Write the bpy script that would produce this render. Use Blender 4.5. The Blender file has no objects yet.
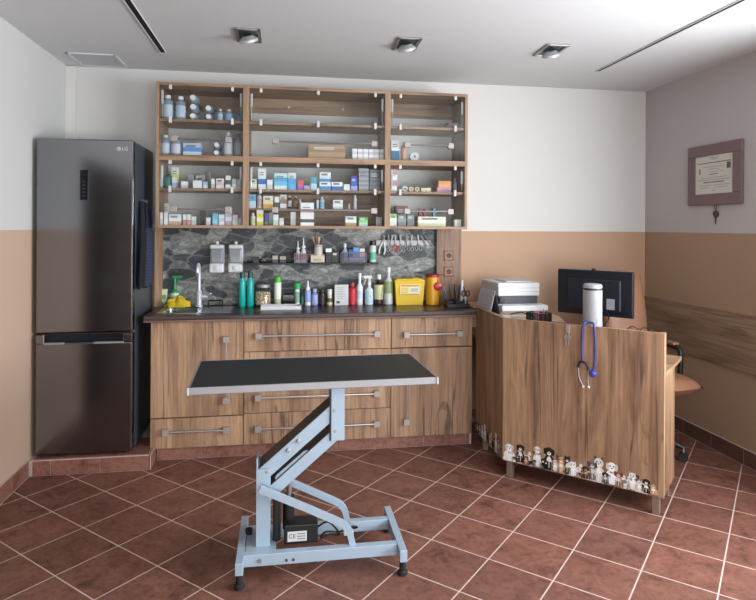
import bpy, bmesh, math, random
from mathutils import Vector, Matrix
random.seed(7)
scene = bpy.context.scene
col = scene.collection
PI = math.pi

# ------------------------------------------------------------------ camera (solved from the photograph, metres)
F, CY, YAW, ROLL, H0 = 601.336, 226.75, 0.1576, 0.0056, 1.53
cam_d = bpy.data.cameras.new('camera'); cam = bpy.data.objects.new('camera', cam_d); col.objects.link(cam)
fw = Vector((math.sin(YAW), math.cos(YAW), 0)); r0 = Vector((math.cos(YAW), -math.sin(YAW), 0)); u0 = r0.cross(fw)
rt = r0*math.cos(ROLL) + u0*math.sin(ROLL); up = -r0*math.sin(ROLL) + u0*math.cos(ROLL)
M = Matrix((rt, up, -fw)).transposed().to_4x4(); M.translation = (0, 0, H0); cam.matrix_world = M
cam_d.sensor_width = 36; cam_d.lens = F/756*36; cam_d.shift_y = -(300-CY)/756; cam_d.clip_start = .02
scene.camera = cam

def at(px, py, Y):                       # the point of plane y = Y seen at a pixel of the photograph
    d = fw + rt*((px-378)/F) - up*((py-CY)/F)
    return Vector((0, 0, H0)) + d*(Y/d.y)
def xat(px, Y, py=200): return at(px, py, Y).x
def mpp(px, Y):                          # metres per pixel there
    return (at(px, 200, Y)-Vector((0, 0, H0))).dot(fw)/F

# ------------------------------------------------------------------ materials
def lin(h):
    if not isinstance(h, str): return tuple(h)
    h = h.lstrip('#'); v = [int(h[i:i+2], 16)/255 for i in (0, 2, 4)]
    return tuple(c/12.92 if c <= .04045 else ((c+.055)/1.055)**2.4 for c in v)
_mc = {}
def nodes(name):
    m = bpy.data.materials.new(name); m.use_nodes = True; nt = m.node_tree
    return m, nt, nt.nodes['Principled BSDF']
def N(nt, t, **kw):
    n = nt.nodes.new(t)
    for k, v in kw.items():
        if k in n.inputs: n.inputs[k].default_value = v
        else: setattr(n, k, v)
    return n
def ramp(nt, stops, interp='LINEAR'):
    r = nt.nodes.new('ShaderNodeValToRGB'); r.color_ramp.interpolation = interp; e = r.color_ramp.elements
    while len(e) < len(stops): e.new(.5)
    for q, (p, c) in zip(e, stops): q.position = p; q.color = (*lin(c), 1)
    return r
def mat(color, rough=.45, metal=0., spec=.5, trans=0., var=.06, alpha=1., emit=0):
    key = (color, rough, metal, spec, trans, var, alpha, emit)
    if key in _mc: return _mc[key]
    m, nt, b = nodes('plain'); L = nt.links; c = lin(color)
    tc = N(nt, 'ShaderNodeTexCoord'); no = N(nt, 'ShaderNodeTexNoise', Scale=9., Detail=3.)
    L.new(tc.outputs['Object'], no.inputs['Vector'])
    mx = N(nt, 'ShaderNodeMix', data_type='RGBA'); L.new(no.outputs['Fac'], mx.inputs[0])
    mx.inputs[6].default_value = (*[x*(1-var) for x in c], 1); mx.inputs[7].default_value = (*[min(1, x*(1+var)) for x in c], 1)
    L.new(mx.outputs[2], b.inputs['Base Color'])
    b.inputs['Roughness'].default_value = rough; b.inputs['Metallic'].default_value = metal
    b.inputs['Specular IOR Level'].default_value = spec
    if trans: b.inputs['Transmission Weight'].default_value = trans
    if alpha < 1: b.inputs['Alpha'].default_value = alpha
    if emit: b.inputs['Emission Color'].default_value = (*c, 1); b.inputs['Emission Strength'].default_value = emit
    _mc[key] = m; return m
def glassy(name, tint, fac=.08, rough=.02, refl=(1, 1, 1)):
    m, nt, b = nodes(name); L = nt.links; out = nt.nodes['Material Output']; nt.nodes.remove(b)
    t = N(nt, 'ShaderNodeBsdfTransparent'); t.inputs[0].default_value = (*lin(tint), 1)
    g = N(nt, 'ShaderNodeBsdfGlossy'); g.inputs['Roughness'].default_value = rough; g.inputs[0].default_value = (*refl, 1)
    fr = N(nt, 'ShaderNodeLayerWeight', Blend=.25); mr = N(nt, 'ShaderNodeMapRange')
    mr.inputs[3].default_value = fac*.6; mr.inputs[4].default_value = min(1, fac*6)
    L.new(fr.outputs['Fresnel'], mr.inputs[0])
    mx = N(nt, 'ShaderNodeMixShader'); L.new(mr.outputs[0], mx.inputs[0]); L.new(t.outputs[0], mx.inputs[1]); L.new(g.outputs[0], mx.inputs[2])
    L.new(mx.outputs[0], out.inputs[0]); return m
def oak(name, axis='Z', light='#c19c7c', mid='#a98567', dark='#80604a', crack='#503a2e', rough=.5, plank=.17):
    """golden craft oak: long grain, plank joints, dark cracks and knots"""
    m, nt, b = nodes(name); L = nt.links
    tc = N(nt, 'ShaderNodeTexCoord'); oi = N(nt, 'ShaderNodeObjectInfo')
    off = N(nt, 'ShaderNodeVectorMath', operation='SCALE'); cb = N(nt, 'ShaderNodeCombineXYZ')
    L.new(oi.outputs['Random'], cb.inputs[0]); L.new(oi.outputs['Random'], cb.inputs[2]); L.new(cb.outputs[0], off.inputs[0]); off.inputs['Scale'].default_value = 13
    ad = N(nt, 'ShaderNodeVectorMath', operation='ADD'); L.new(tc.outputs['Object'], ad.inputs[0]); L.new(off.outputs[0], ad.inputs[1])
    def mp(s, l):
        q = N(nt, 'ShaderNodeMapping'); q.inputs['Scale'].default_value = (l, s, s) if axis == 'X' else ((s, l, s) if axis == 'Y' else (s, s, l))
        L.new(ad.outputs[0], q.inputs[0]); return q
    a = N(nt, 'ShaderNodeTexNoise', Scale=1., Detail=6., Roughness=.62, Distortion=1.2); L.new(mp(9, .8).outputs[0], a.inputs['Vector'])
    f = N(nt, 'ShaderNodeTexNoise', Scale=1., Detail=4., Roughness=.7); L.new(mp(70, 2.5).outputs[0], f.inputs['Vector'])
    r = ramp(nt, [(.28, dark), (.46, mid), (.62, light), (.8, mid)]); L.new(a.outputs['Fac'], r.inputs[0])
    fr = ramp(nt, [(.3, '#8a8a8a'), (.7, '#ffffff')]); L.new(f.outputs['Fac'], fr.inputs[0])
    mu = N(nt, 'ShaderNodeMix', data_type='RGBA', blend_type='MULTIPLY'); mu.inputs[0].default_value = .55
    L.new(r.outputs[0], mu.inputs[6]); L.new(fr.outputs[0], mu.inputs[7])
    # dark streaks and knots
    k = N(nt, 'ShaderNodeTexNoise', Scale=1., Detail=5., Roughness=.65, Distortion=2.2); L.new(mp(6.5, 1.1).outputs[0], k.inputs['Vector'])
    kr = ramp(nt, [(.60, '#000000'), (.70, '#ffffff')]); L.new(k.outputs['Fac'], kr.inputs[0])
    m2 = N(nt, 'ShaderNodeMix', data_type='RGBA'); L.new(kr.outputs[0], m2.inputs[0]); L.new(mu.outputs[2], m2.inputs[6]); m2.inputs[7].default_value = (*lin(crack), 1)
    fk = N(nt, 'ShaderNodeMath', operation='MULTIPLY'); L.new(kr.outputs[0], fk.inputs[0]); fk.inputs[1].default_value = .75; L.new(fk.outputs[0], m2.inputs[0])
    c1 = N(nt, 'ShaderNodeTexNoise', Scale=1., Detail=2., Roughness=.5, Distortion=.3); L.new(mp(11, .55).outputs[0], c1.inputs['Vector'])
    ca = N(nt, 'ShaderNodeMath', operation='SUBTRACT'); L.new(c1.outputs['Fac'], ca.inputs[0]); ca.inputs[1].default_value = .5
    cb_ = N(nt, 'ShaderNodeMath', operation='ABSOLUTE'); L.new(ca.outputs[0], cb_.inputs[0])
    cr = ramp(nt, [(.006, '#ffffff'), (.021, '#000000')]); L.new(cb_.outputs[0], cr.inputs[0])
    cm = N(nt, 'ShaderNodeTexNoise', Scale=1., Detail=2.); L.new(mp(4.5, 1.6).outputs[0], cm.inputs['Vector'])
    cq = ramp(nt, [(.48, '#000000'), (.56, '#ffffff')]); L.new(cm.outputs['Fac'], cq.inputs[0])
    c2 = N(nt, 'ShaderNodeMath', operation='MULTIPLY'); L.new(cr.outputs[0], c2.inputs[0]); L.new(cq.outputs[0], c2.inputs[1])
    c3 = N(nt, 'ShaderNodeMath', operation='MULTIPLY'); L.new(c2.outputs[0], c3.inputs[0]); c3.inputs[1].default_value = .8
    m4 = N(nt, 'ShaderNodeMix', data_type='RGBA'); L.new(c3.outputs[0], m4.inputs[0]); L.new(m2.outputs[2], m4.inputs[6]); m4.inputs[7].default_value = (*lin(crack), 1); m2 = m4
    # plank joints: different tone per stave
    if plank:
        sx = N(nt, 'ShaderNodeSeparateXYZ'); L.new(ad.outputs[0], sx.inputs[0])
        sm = N(nt, 'ShaderNodeMath', operation='ADD')
        if axis == 'Z': L.new(sx.outputs[0], sm.inputs[0]); L.new(sx.outputs[1], sm.inputs[1])
        else: L.new(sx.outputs[2], sm.inputs[0]); sm.inputs[1].default_value = 0
        dv = N(nt, 'ShaderNodeMath', operation='DIVIDE'); L.new(sm.outputs[0], dv.inputs[0]); dv.inputs[1].default_value = plank
        fl = N(nt, 'ShaderNodeMath', operation='FLOOR'); L.new(dv.outputs[0], fl.inputs[0])
        wn = N(nt, 'ShaderNodeTexWhiteNoise', noise_dimensions='1D'); L.new(fl.outputs[0], wn.inputs['W'])
        mr = N(nt, 'ShaderNodeMapRange'); L.new(wn.outputs['Value'], mr.inputs[0]); mr.inputs[3].default_value = .84; mr.inputs[4].default_value = 1.12
        m3 = N(nt, 'ShaderNodeVectorMath', operation='SCALE'); L.new(m2.outputs[2], m3.inputs[0]); L.new(mr.outputs[0], m3.inputs['Scale']); fin = m3.outputs[0]
    else: fin = m2.outputs[2]
    L.new(fin, b.inputs['Base Color']); b.inputs['Roughness'].default_value = rough
    bp = N(nt, 'ShaderNodeBump', Strength=.12, Distance=.004); L.new(f.outputs['Fac'], bp.inputs['Height']); L.new(bp.outputs[0], b.inputs['Normal'])
    return m
def wall_mat(name, white='#d9d9d6', tan='#b28e6f', split=1.5):
    m, nt, b = nodes(name); L = nt.links
    g = N(nt, 'ShaderNodeNewGeometry'); s = N(nt, 'ShaderNodeSeparateXYZ'); L.new(g.outputs['Position'], s.inputs[0])
    gt = N(nt, 'ShaderNodeMath', operation='GREATER_THAN'); L.new(s.outputs[2], gt.inputs[0]); gt.inputs[1].default_value = split
    mx = N(nt, 'ShaderNodeMix', data_type='RGBA'); L.new(gt.outputs[0], mx.inputs[0]); mx.inputs[6].default_value = (*lin(tan), 1); mx.inputs[7].default_value = (*lin(white), 1)
    no = N(nt, 'ShaderNodeTexNoise', Scale=1.7, Detail=4.); L.new(g.outputs['Position'], no.inputs['Vector'])
    mr = N(nt, 'ShaderNodeMapRange'); L.new(no.outputs['Fac'], mr.inputs[0]); mr.inputs[3].default_value = .96; mr.inputs[4].default_value = 1.03
    sc = N(nt, 'ShaderNodeVectorMath', operation='SCALE'); L.new(mx.outputs[2], sc.inputs[0]); L.new(mr.outputs[0], sc.inputs['Scale'])
    L.new(sc.outputs[0], b.inputs['Base Color']); b.inputs['Roughness'].default_value = .75
    n2 = N(nt, 'ShaderNodeTexNoise', Scale=160.); L.new(g.outputs['Position'], n2.inputs['Vector'])
    bp = N(nt, 'ShaderNodeBump', Strength=.06, Distance=.002); L.new(n2.outputs['Fac'], bp.inputs['Height']); L.new(bp.outputs[0], b.inputs['Normal'])
    return m
def tile_colour(nt, vec, a='#734c40', bcol='#84594c', blot='#4c302a'):
    L = nt.links
    n1 = N(nt, 'ShaderNodeTexNoise', Scale=9., Detail=6., Roughness=.7, Distortion=.6); L.new(vec, n1.inputs['Vector'])
    r1 = ramp(nt, [(.30, blot), (.44, a), (.64, bcol)]); L.new(n1.outputs['Fac'], r1.inputs[0])
    n2 = N(nt, 'ShaderNodeTexNoise', Scale=38., Detail=4., Roughness=.75); L.new(vec, n2.inputs['Vector'])
    r2 = ramp(nt, [(.36, '#7d6a66'), (.52, '#ffffff')]); L.new(n2.outputs['Fac'], r2.inputs[0])
    mu = N(nt, 'ShaderNodeMix', data_type='RGBA', blend_type='MULTIPLY'); mu.inputs[0].default_value = .42
    L.new(r1.outputs[0], mu.inputs[6]); L.new(r2.outputs[0], mu.inputs[7]); return mu.outputs[2]
def floor_mat():
    m, nt, b = nodes('terracotta floor tile'); L = nt.links
    th, t, ox, oy = .818, .3006, -1.6292, 3.4258
    tc = N(nt, 'ShaderNodeTexCoord'); mp = N(nt, 'ShaderNodeMapping'); L.new(tc.outputs['Object'], mp.inputs[0])
    c, s = math.cos(-th), math.sin(-th)
    mp.inputs['Rotation'].default_value = (0, 0, -th); mp.inputs['Location'].default_value = (-(c*ox-s*oy), -(s*ox+c*oy), 0)
    br = N(nt, 'ShaderNodeTexBrick', offset=0., squash=1.); L.new(mp.outputs[0], br.inputs['Vector'])
    br.inputs['Scale'].default_value = 1; br.inputs['Brick Width'].default_value = t; br.inputs['Row Height'].default_value = t
    br.inputs['Mortar Size'].default_value = .0032; br.inputs['Mortar Smooth'].default_value = .1
    br.inputs['Color1'].default_value = (.86, .86, .86, 1); br.inputs['Color2'].default_value = (1.1, 1.08, 1.06, 1); br.inputs['Mortar'].default_value = (1, 1, 1, 1)
    tcol = tile_colour(nt, tc.outputs['Object'])
    mu = N(nt, 'ShaderNodeMix', data_type='RGBA', blend_type='MULTIPLY'); mu.inputs[0].default_value = 1; L.new(tcol, mu.inputs[6]); L.new(br.outputs['Color'], mu.inputs[7])
    mx = N(nt, 'ShaderNodeMix', data_type='RGBA'); L.new(br.outputs['Fac'], mx.inputs[0]); L.new(mu.outputs[2], mx.inputs[6]); mx.inputs[7].default_value = (*lin('#c9b3aa'), 1)
    L.new(mx.outputs[2], b.inputs['Base Color'])
    n3 = N(nt, 'ShaderNodeTexNoise', Scale=14., Detail=4.); L.new(tc.outputs['Object'], n3.inputs['Vector'])
    mr = N(nt, 'ShaderNodeMapRange'); L.new(n3.outputs['Fac'], mr.inputs[0]); mr.inputs[3].default_value = .38; mr.inputs[4].default_value = .58
    L.new(mr.outputs[0], b.inputs['Roughness'])
    iv = N(nt, 'ShaderNodeMath', operation='SUBTRACT'); iv.inputs[0].default_value = 1; L.new(br.outputs['Fac'], iv.inputs[1])
    bp = N(nt, 'ShaderNodeBump', Strength=.35, Distance=.002); L.new(iv.outputs[0], bp.inputs['Height']); L.new(bp.outputs[0], b.inputs['Normal'])
    return m
def skirt_tile_mat():
    m, nt, b = nodes('terracotta skirting tile'); tc = N(nt, 'ShaderNodeTexCoord')
    nt.links.new(tile_colour(nt, tc.outputs['Object'], '#85594c', '#94675a', '#633e36'), b.inputs['Base Color']); b.inputs['Roughness'].default_value = .4
    return m
def stone_mat():
    m, nt, b = nodes('dark split stone'); L = nt.links
    tc = N(nt, 'ShaderNodeTexCoord'); mp = N(nt, 'ShaderNodeMapping'); mp.inputs['Scale'].default_value = (6.6, 6.6, 12.); L.new(tc.outputs['Object'], mp.inputs[0])
    no = N(nt, 'ShaderNodeTexNoise', Scale=1.3, Detail=5., Roughness=.65); L.new(mp.outputs[0], no.inputs['Vector'])
    mx = N(nt, 'ShaderNodeMix', data_type='RGBA', blend_type='LINEAR_LIGHT'); mx.inputs[0].default_value = .34; L.new(mp.outputs[0], mx.inputs[6]); L.new(no.outputs['Color'], mx.inputs[7])
    v = N(nt, 'ShaderNodeTexVoronoi', feature='F1', Randomness=1.); v.inputs['Scale'].default_value = 1; L.new(mx.outputs[2], v.inputs['Vector'])
    e = N(nt, 'ShaderNodeTexVoronoi', feature='DISTANCE_TO_EDGE', Randomness=1.); e.inputs['Scale'].default_value = 1; L.new(mx.outputs[2], e.inputs['Vector'])
    bw = N(nt, 'ShaderNodeRGBToBW'); L.new(v.outputs['Color'], bw.inputs[0])
    r = ramp(nt, [(.34, '#3c4349'), (.42, '#4c5358'), (.50, '#7d8180'), (.75, '#9c9e9a')]); L.new(bw.outputs[0], r.inputs[0])
    st = N(nt, 'ShaderNodeTexNoise', Scale=1.6, Detail=9., Roughness=.78, Distortion=1.0); L.new(mp.outputs[0], st.inputs['Vector'])
    sr = ramp(nt, [(.36, '#202226'), (.50, '#808080'), (.64, '#f4f4f2')]); L.new(st.outputs['Fac'], sr.inputs[0])
    mu = N(nt, 'ShaderNodeMix', data_type='RGBA', blend_type='OVERLAY'); mu.inputs[0].default_value = .7; L.new(r.outputs[0], mu.inputs[6]); L.new(sr.outputs[0], mu.inputs[7])
    er = ramp(nt, [(.0, '#ffffff'), (.07, '#000000')]); L.new(e.outputs['Distance'], er.inputs[0])
    ef = N(nt, 'ShaderNodeMath', operation='MULTIPLY'); L.new(er.outputs[0], ef.inputs[0]); ef.inputs[1].default_value = .55
    m2 = N(nt, 'ShaderNodeMix', data_type='RGBA'); L.new(ef.outputs[0], m2.inputs[0]); L.new(mu.outputs[2], m2.inputs[6]); m2.inputs[7].default_value = (*lin('#8b8c89'), 1)
    L.new(m2.outputs[2], b.inputs['Base Color']); b.inputs['Roughness'].default_value = .42
    bp = N(nt, 'ShaderNodeBump', Strength=.5, Distance=.012); L.new(st.outputs['Fac'], bp.inputs['Height']); L.new(bp.outputs[0], b.inputs['Normal'])
    return m
def counter_mat():
    m, nt, b = nodes('dark wood worktop'); L = nt.links
    tc = N(nt, 'ShaderNodeTexCoord'); mp = N(nt, 'ShaderNodeMapping'); mp.inputs['Scale'].default_value = (1.3, 14, 30); L.new(tc.outputs['Object'], mp.inputs[0])
    no = N(nt, 'ShaderNodeTexNoise', Scale=1., Detail=6., Roughness=.65, Distortion=.8); L.new(mp.outputs[0], no.inputs['Vector'])
    r = ramp(nt, [(.38, '#2a2122'), (.55, '#443537'), (.68, '#5a4744'), (.78, '#8d7563')]); L.new(no.outputs['Fac'], r.inputs[0])
    L.new(r.outputs[0], b.inputs['Base Color']); b.inputs['Roughness'].default_value = .33; return m
def steel_mat(name, c, rough=.3, axis=(1.5, 1.5, 260), metal=1.):
    m, nt, b = nodes(name); L = nt.links
    tc = N(nt, 'ShaderNodeTexCoord'); mp = N(nt, 'ShaderNodeMapping'); mp.inputs['Scale'].default_value = axis; L.new(tc.outputs['Object'], mp.inputs[0])
    no = N(nt, 'ShaderNodeTexNoise', Scale=1., Detail=2.); L.new(mp.outputs[0], no.inputs['Vector'])
    mr = N(nt, 'ShaderNodeMapRange'); L.new(no.outputs['Fac'], mr.inputs[0]); mr.inputs[3].default_value = rough-.06; mr.inputs[4].default_value = rough+.08
    L.new(mr.outputs[0], b.inputs['Roughness']); b.inputs['Base Color'].default_value = (*lin(c), 1); b.inputs['Metallic'].default_value = metal; return m
def cloth_mat(c, c2, scale=60):
    m, nt, b = nodes('woven cloth'); L = nt.links
    tc = N(nt, 'ShaderNodeTexCoord'); ck = N(nt, 'ShaderNodeTexChecker', Scale=scale); L.new(tc.outputs['Object'], ck.inputs[0])
    ck.inputs[1].default_value = (*lin(c), 1); ck.inputs[2].default_value = (*lin(c2), 1); L.new(ck.outputs[0], b.inputs['Base Color']); b.inputs['Roughness'].default_value = .9; return m

OAKZ = oak('golden oak, upright grain'); OAKX = oak('golden oak, level grain', 'X', plank=0); OAKY = oak('golden oak, depth grain', 'Y', plank=0)
OAKD = oak('golden oak, desk front', 'Z', light='#ae8b6c', mid='#947258', dark='#68493a', plank=.19)
OAKS = oak('shaded brown oak strip', 'Z', light='#94735b', mid='#7f604b', dark='#614737', plank=0)  # same oak, with the right strip's shade put into its colours
OAKE = oak('pale oak edge', 'Z', light='#c4a585', mid='#b2906f', dark='#997859', plank=0)
OAKR = oak('grey oak wall rail', 'Y', light='#a58b76', mid='#927863', dark='#776151', crack='#6f5a4a', plank=0)
CARC = oak('brown cabinet carcass', 'X', light='#b6967a', mid='#a38468', dark='#876952', crack='#6a5040', plank=0)
CARCV = oak('brown cabinet sides', 'Z', light='#b6967a', mid='#a38468', dark='#876952', crack='#6a5040', plank=0)
WALLM = wall_mat('two-tone painted plaster', '#d3d2cf', '#b9987f'); WALLL = wall_mat('two-tone plaster, left', '#c6c6c5', '#bda18c'); WALLR = wall_mat('two-tone plaster, right', '#b4b1b0', '#a1866f'); CEILM = mat('#cfd1d3', .85, var=.02)  # one paint throughout; side walls carry their light and shade in the colours
FLOORM = floor_mat(); SKIRT = skirt_tile_mat(); GROUT = mat('#b9a8a0', .8); STONE = stone_mat(); COUNTER = counter_mat()
CHROME = mat('#a9a8a7', .34, .85); ALU = steel_mat('brushed aluminium', '#97979a', .5, (260, 1.5, 1.5), .6); NICKEL = mat('#a49d98', .5, .4); STEEL = mat('#8b8d90', .42, .7)
SINKM = steel_mat('sink steel', '#a9adb0', .22, (3, 120, 3))
FRIDGE = steel_mat('dark stainless steel', '#85868a', .15, (2, 2, 500)); FRSIDE = mat('#4a545e', .36, .35); BLACK = mat('#0f1012', .45); BLACKG = mat('#0b0d11', .15)
RUBBER = mat('#141416', .75); WHITE = mat('#cfd0d2', .4); WHITEM = mat('#c6c8ca', .6); DGREY = mat('#3a3d42', .5)
PAINT = mat('#9db0c0', .38, .15); GLASS = glassy('cabinet glass', '#f8fafa', .035); CLEAR = glassy('clear glass', '#f2f5f6', .04); FROST = glassy('clear plastic', '#bfc9d2', .12, .15)

# ------------------------------------------------------------------ mesh builder
class MB:
    def __init__(s): s.v = []; s.f = []; s.mi = []; s.sm = []; s.m = []; s.X = Matrix.Identity(4)
    def _m(s, m):
        if m not in s.m: s.m.append(m)
        return s.m.index(m)
    def raw(s, vs, fs, m, smooth=True):
        o = len(s.v); s.v += [tuple(s.X @ Vector(v)) for v in vs]; k = s._m(m)
        for f in fs: s.f.append([o+i for i in f]); s.mi.append(k); s.sm.append(smooth)
        return s
    def box(s, x0, x1, y0, y1, z0, z1, m, bev=0, mtx=None):
        bm = bmesh.new(); bmesh.ops.create_cube(bm, size=1)
        for v in bm.verts: v.co = Vector(((x0+x1)/2+v.co.x*(x1-x0), (y0+y1)/2+v.co.y*(y1-y0), (z0+z1)/2+v.co.z*(z1-z0)))
        if bev: bmesh.ops.bevel(bm, geom=bm.edges[:], offset=min(bev, .45*min(abs(x1-x0), abs(y1-y0), abs(z1-z0))), segments=2, affect='EDGES', profile=.5)
        vs = [v.co.copy() for v in bm.verts]
        if mtx: vs = [mtx @ v for v in vs]
        bm.verts.index_update(); fs = [[v.index for v in f.verts] for f in bm.faces]; bm.free()
        return s.raw(vs, fs, m, False)
    def bar(s, p, q, w, h, m, bev=0, upv=(0, 0, 1)):     # a rectangular bar from p to q, w across, h along upv
        p, q = Vector(p), Vector(q); d = (q-p); l = d.length; d.normalize(); a = d.cross(Vector(upv)).normalized(); b = a.cross(d)
        T = Matrix((d, a, b)).transposed().to_4x4(); T.translation = (p+q)/2
        return s.box(-l/2, l/2, -w/2, w/2, -h/2, h/2, m, bev, T)
    def tube(s, pts, r, m, seg=10, caps=True):
        pts = [Vector(p) for p in pts]; n = len(pts); rs = r if isinstance(r, (list, tuple)) else [r]*n
        vs = []; prev = None
        for i, p in enumerate(pts):
            t = (pts[min(i+1, n-1)]-pts[max(i-1, 0)]).normalized()
            if prev is None: a = t.orthogonal().normalized()
            else: a = (prev-t*prev.dot(t)).normalized()
            prev = a; b = t.cross(a)
            for k in range(seg):
                an = 2*PI*k/seg; vs.append(p+(a*math.cos(an)+b*math.sin(an))*rs[i])
        fs = [[i*seg+k, i*seg+(k+1) % seg, (i+1)*seg+(k+1) % seg, (i+1)*seg+k] for i in range(n-1) for k in range(seg)]
        if caps: fs += [list(range(seg))[::-1], [(n-1)*seg+k for k in range(seg)]]
        return s.raw(vs, fs, m)
    def cyl(s, p, q, r, m, seg=20, r2=None): return s.tube([p, q], [r, r if r2 is None else r2], m, seg)
    def lathe(s, c, prof, m, seg=20, axis=None, sx=1., sy=1.):   # prof: (radius, height[, material])
        c = Vector(c); T = Matrix.Identity(3)
        if axis is not None: T = Vector((0, 0, 1)).rotation_difference(Vector(axis)).to_matrix()
        ring = []
        for q in prof: ring.append([c+T @ Vector((q[0]*math.cos(2*PI*k/seg)*sx, q[0]*math.sin(2*PI*k/seg)*sy, q[1])) for k in range(seg)])
        for i in range(len(prof)-1):
            mm = prof[i+1][2] if len(prof[i+1]) > 2 else m
            s.raw(ring[i]+ring[i+1], [[k, (k+1) % seg, seg+(k+1) % seg, seg+k] for k in range(seg)], mm)
        s.raw(ring[0], [list(range(seg))[::-1]], prof[0][2] if len(prof[0]) > 2 else m)
        s.raw(ring[-1], [list(range(seg))], prof[-1][2] if len(prof[-1]) > 2 else m)
        return s
    def ball(s, c, r, m, seg=16, rings=10):
        r = Vector(r) if not isinstance(r, (int, float)) else Vector((r, r, r)); vs = []; fs = []
        for i in range(rings+1):
            ph = PI*i/rings
            for k in range(seg): vs.append((c[0]+r.x*math.sin(ph)*math.cos(2*PI*k/seg), c[1]+r.y*math.sin(ph)*math.sin(2*PI*k/seg), c[2]-r.z*math.cos(ph)))
        for i in range(rings):
            for k in range(seg): fs.append([i*seg+k, i*seg+(k+1) % seg, (i+1)*seg+(k+1) % seg, (i+1)*seg+k])
        return s.raw(vs, fs, m)
    def prism(s, poly, z0, z1, m):
        n = len(poly); vs = [(x, y, z0) for x, y in poly]+[(x, y, z1) for x, y in poly]
        return s.raw(vs, [list(range(n))[::-1], list(range(n, 2*n))]+[[i, (i+1) % n, n+(i+1) % n, n+i] for i in range(n)], m)
    def poly(s, pts, m): return s.raw(pts, [list(range(len(pts)))], m)
    def build(s, name, parent=None, kind=None, off=None, sharp=35):
        me = bpy.data.meshes.new(name)
        o0 = Vector(off) if off is not None else (Vector(parent['_o']) if parent is not None and '_o' in parent else Vector((0, 0, 0)))
        me.from_pydata([tuple(Vector(v)-o0) for v in s.v], [], s.f)
        for m in s.m: me.materials.append(m)
        me.polygons.foreach_set('material_index', s.mi); me.polygons.foreach_set('use_smooth', s.sm)
        bm = bmesh.new(); bm.from_mesh(me); bmesh.ops.remove_doubles(bm, verts=bm.verts, dist=1e-6); bmesh.ops.recalc_face_normals(bm, faces=bm.faces); bm.to_mesh(me); bm.free()
        fl = [p.use_smooth for p in me.polygons]; me.set_sharp_from_angle(angle=math.radians(sharp)); me.polygons.foreach_set('use_smooth', fl); me.update()
        o = bpy.data.objects.new(name, me); col.objects.link(o)
        if parent is not None: o.parent = parent; o['_o'] = tuple(o0)
        elif off is not None: o.location = off
        if kind: o['kind'] = kind
        return o
def tag(o, label, cat, group=None):
    o['label'] = label; o['category'] = cat
    if group: o['group'] = group
    return o
def thing(name, label, cat, loc=(0, 0, 0), rotz=0., group=None, world=False):
    """an Empty at the thing's base; world=True: its parts are built in world coordinates, else in its own"""
    o = bpy.data.objects.new(name, None); o.empty_display_size = .05; col.objects.link(o); o.location = loc; o.rotation_euler = (0, 0, rotz)
    o['_o'] = tuple(loc) if world else (0., 0., 0.)
    return tag(o, label, cat, group)
def dup(o, loc=None, rotz=None, label=None):
    r = o.copy(); col.objects.link(r)
    if loc is not None: r.location = loc
    if rotz is not None: r.rotation_euler = (0, 0, rotz)
    if label: r['label'] = label
    for ch in list(o.children):
        c = ch.copy(); col.objects.link(c); c.parent = r
        for g in list(ch.children):
            d = g.copy(); col.objects.link(d); d.parent = c
    return r
def spline(pts, n=8):
    P = [Vector(p) for p in pts]; P = [P[0]*2-P[1]]+P+[P[-1]*2-P[-2]]; out = []
    for i in range(1, len(P)-2):
        for k in range(n):
            t = k/n; a, b, c, d = P[i-1:i+3]
            out.append(.5*((2*b)+(-a+c)*t+(2*a-5*b+4*c-d)*t*t+(-a+3*b-3*c+d)*t**3))
    return out+[P[-2]]
def text_mesh(body, size, m, name, parent, mtx):
    cu = bpy.data.curves.new('lettering', 'FONT'); cu.body = body; cu.size = size; cu.extrude = .0004; cu.align_x = 'CENTER'; cu.align_y = 'CENTER'
    t = bpy.data.objects.new('lettering', cu); col.objects.link(t)
    dg = bpy.context.evaluated_depsgraph_get(); me = bpy.data.meshes.new_from_object(t.evaluated_get(dg)); bpy.data.objects.remove(t)
    me.transform(mtx); me.materials.clear(); me.materials.append(m)
    o = bpy.data.objects.new(name, me); col.objects.link(o); o.parent = parent; return o
FACING = Matrix.Rotation(PI/2, 4, 'X')        # lettering upright, read from -Y

# ------------------------------------------------------------------ the room
XL, XR, YB, YF, ZC = -1.52, 2.965, 4.57, -2.6, 2.66
def struct(mb, name): return mb.build(name, kind='structure')
struct(MB().box(XL-.2, XR+.2, YF-.2, YB+.2, -.1, 0, FLOORM), 'floor')
struct(MB().box(XL-.2, XR+.2, YF-.2, YB+.2, ZC, ZC+.1, CEILM), 'ceiling')
struct(MB().box(XL-.2, XR+.2, YB, YB+.2, 0, ZC, WALLM), 'wall_back')
# left wall with a dark door towards the viewer
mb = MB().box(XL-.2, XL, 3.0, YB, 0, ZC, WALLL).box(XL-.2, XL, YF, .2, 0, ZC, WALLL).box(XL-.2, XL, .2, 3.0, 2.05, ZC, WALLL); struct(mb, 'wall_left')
d1 = struct(MB().box(XL-.10, XL-.06, 2.1, 3.0, 0, 2.05, mat('#2a2522', 1., spec=0.)).box(XL-.10, XL-.06, .2, 2.097, 0, 2.05, mat('#4f4742', 1., spec=0.)), 'door_1')  # wide second leaf is added, unseen, to darken the fridge's reflection
MB().cyl((XL-.06, 2.2, 1.02), (XL-.01, 2.2, 1.02), .012, CHROME).bar((XL-.015, 2.19, 1.02), (XL-.015, 2.31, 1.02), .018, .02, CHROME, .004).build('door_handle', d1)
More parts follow.
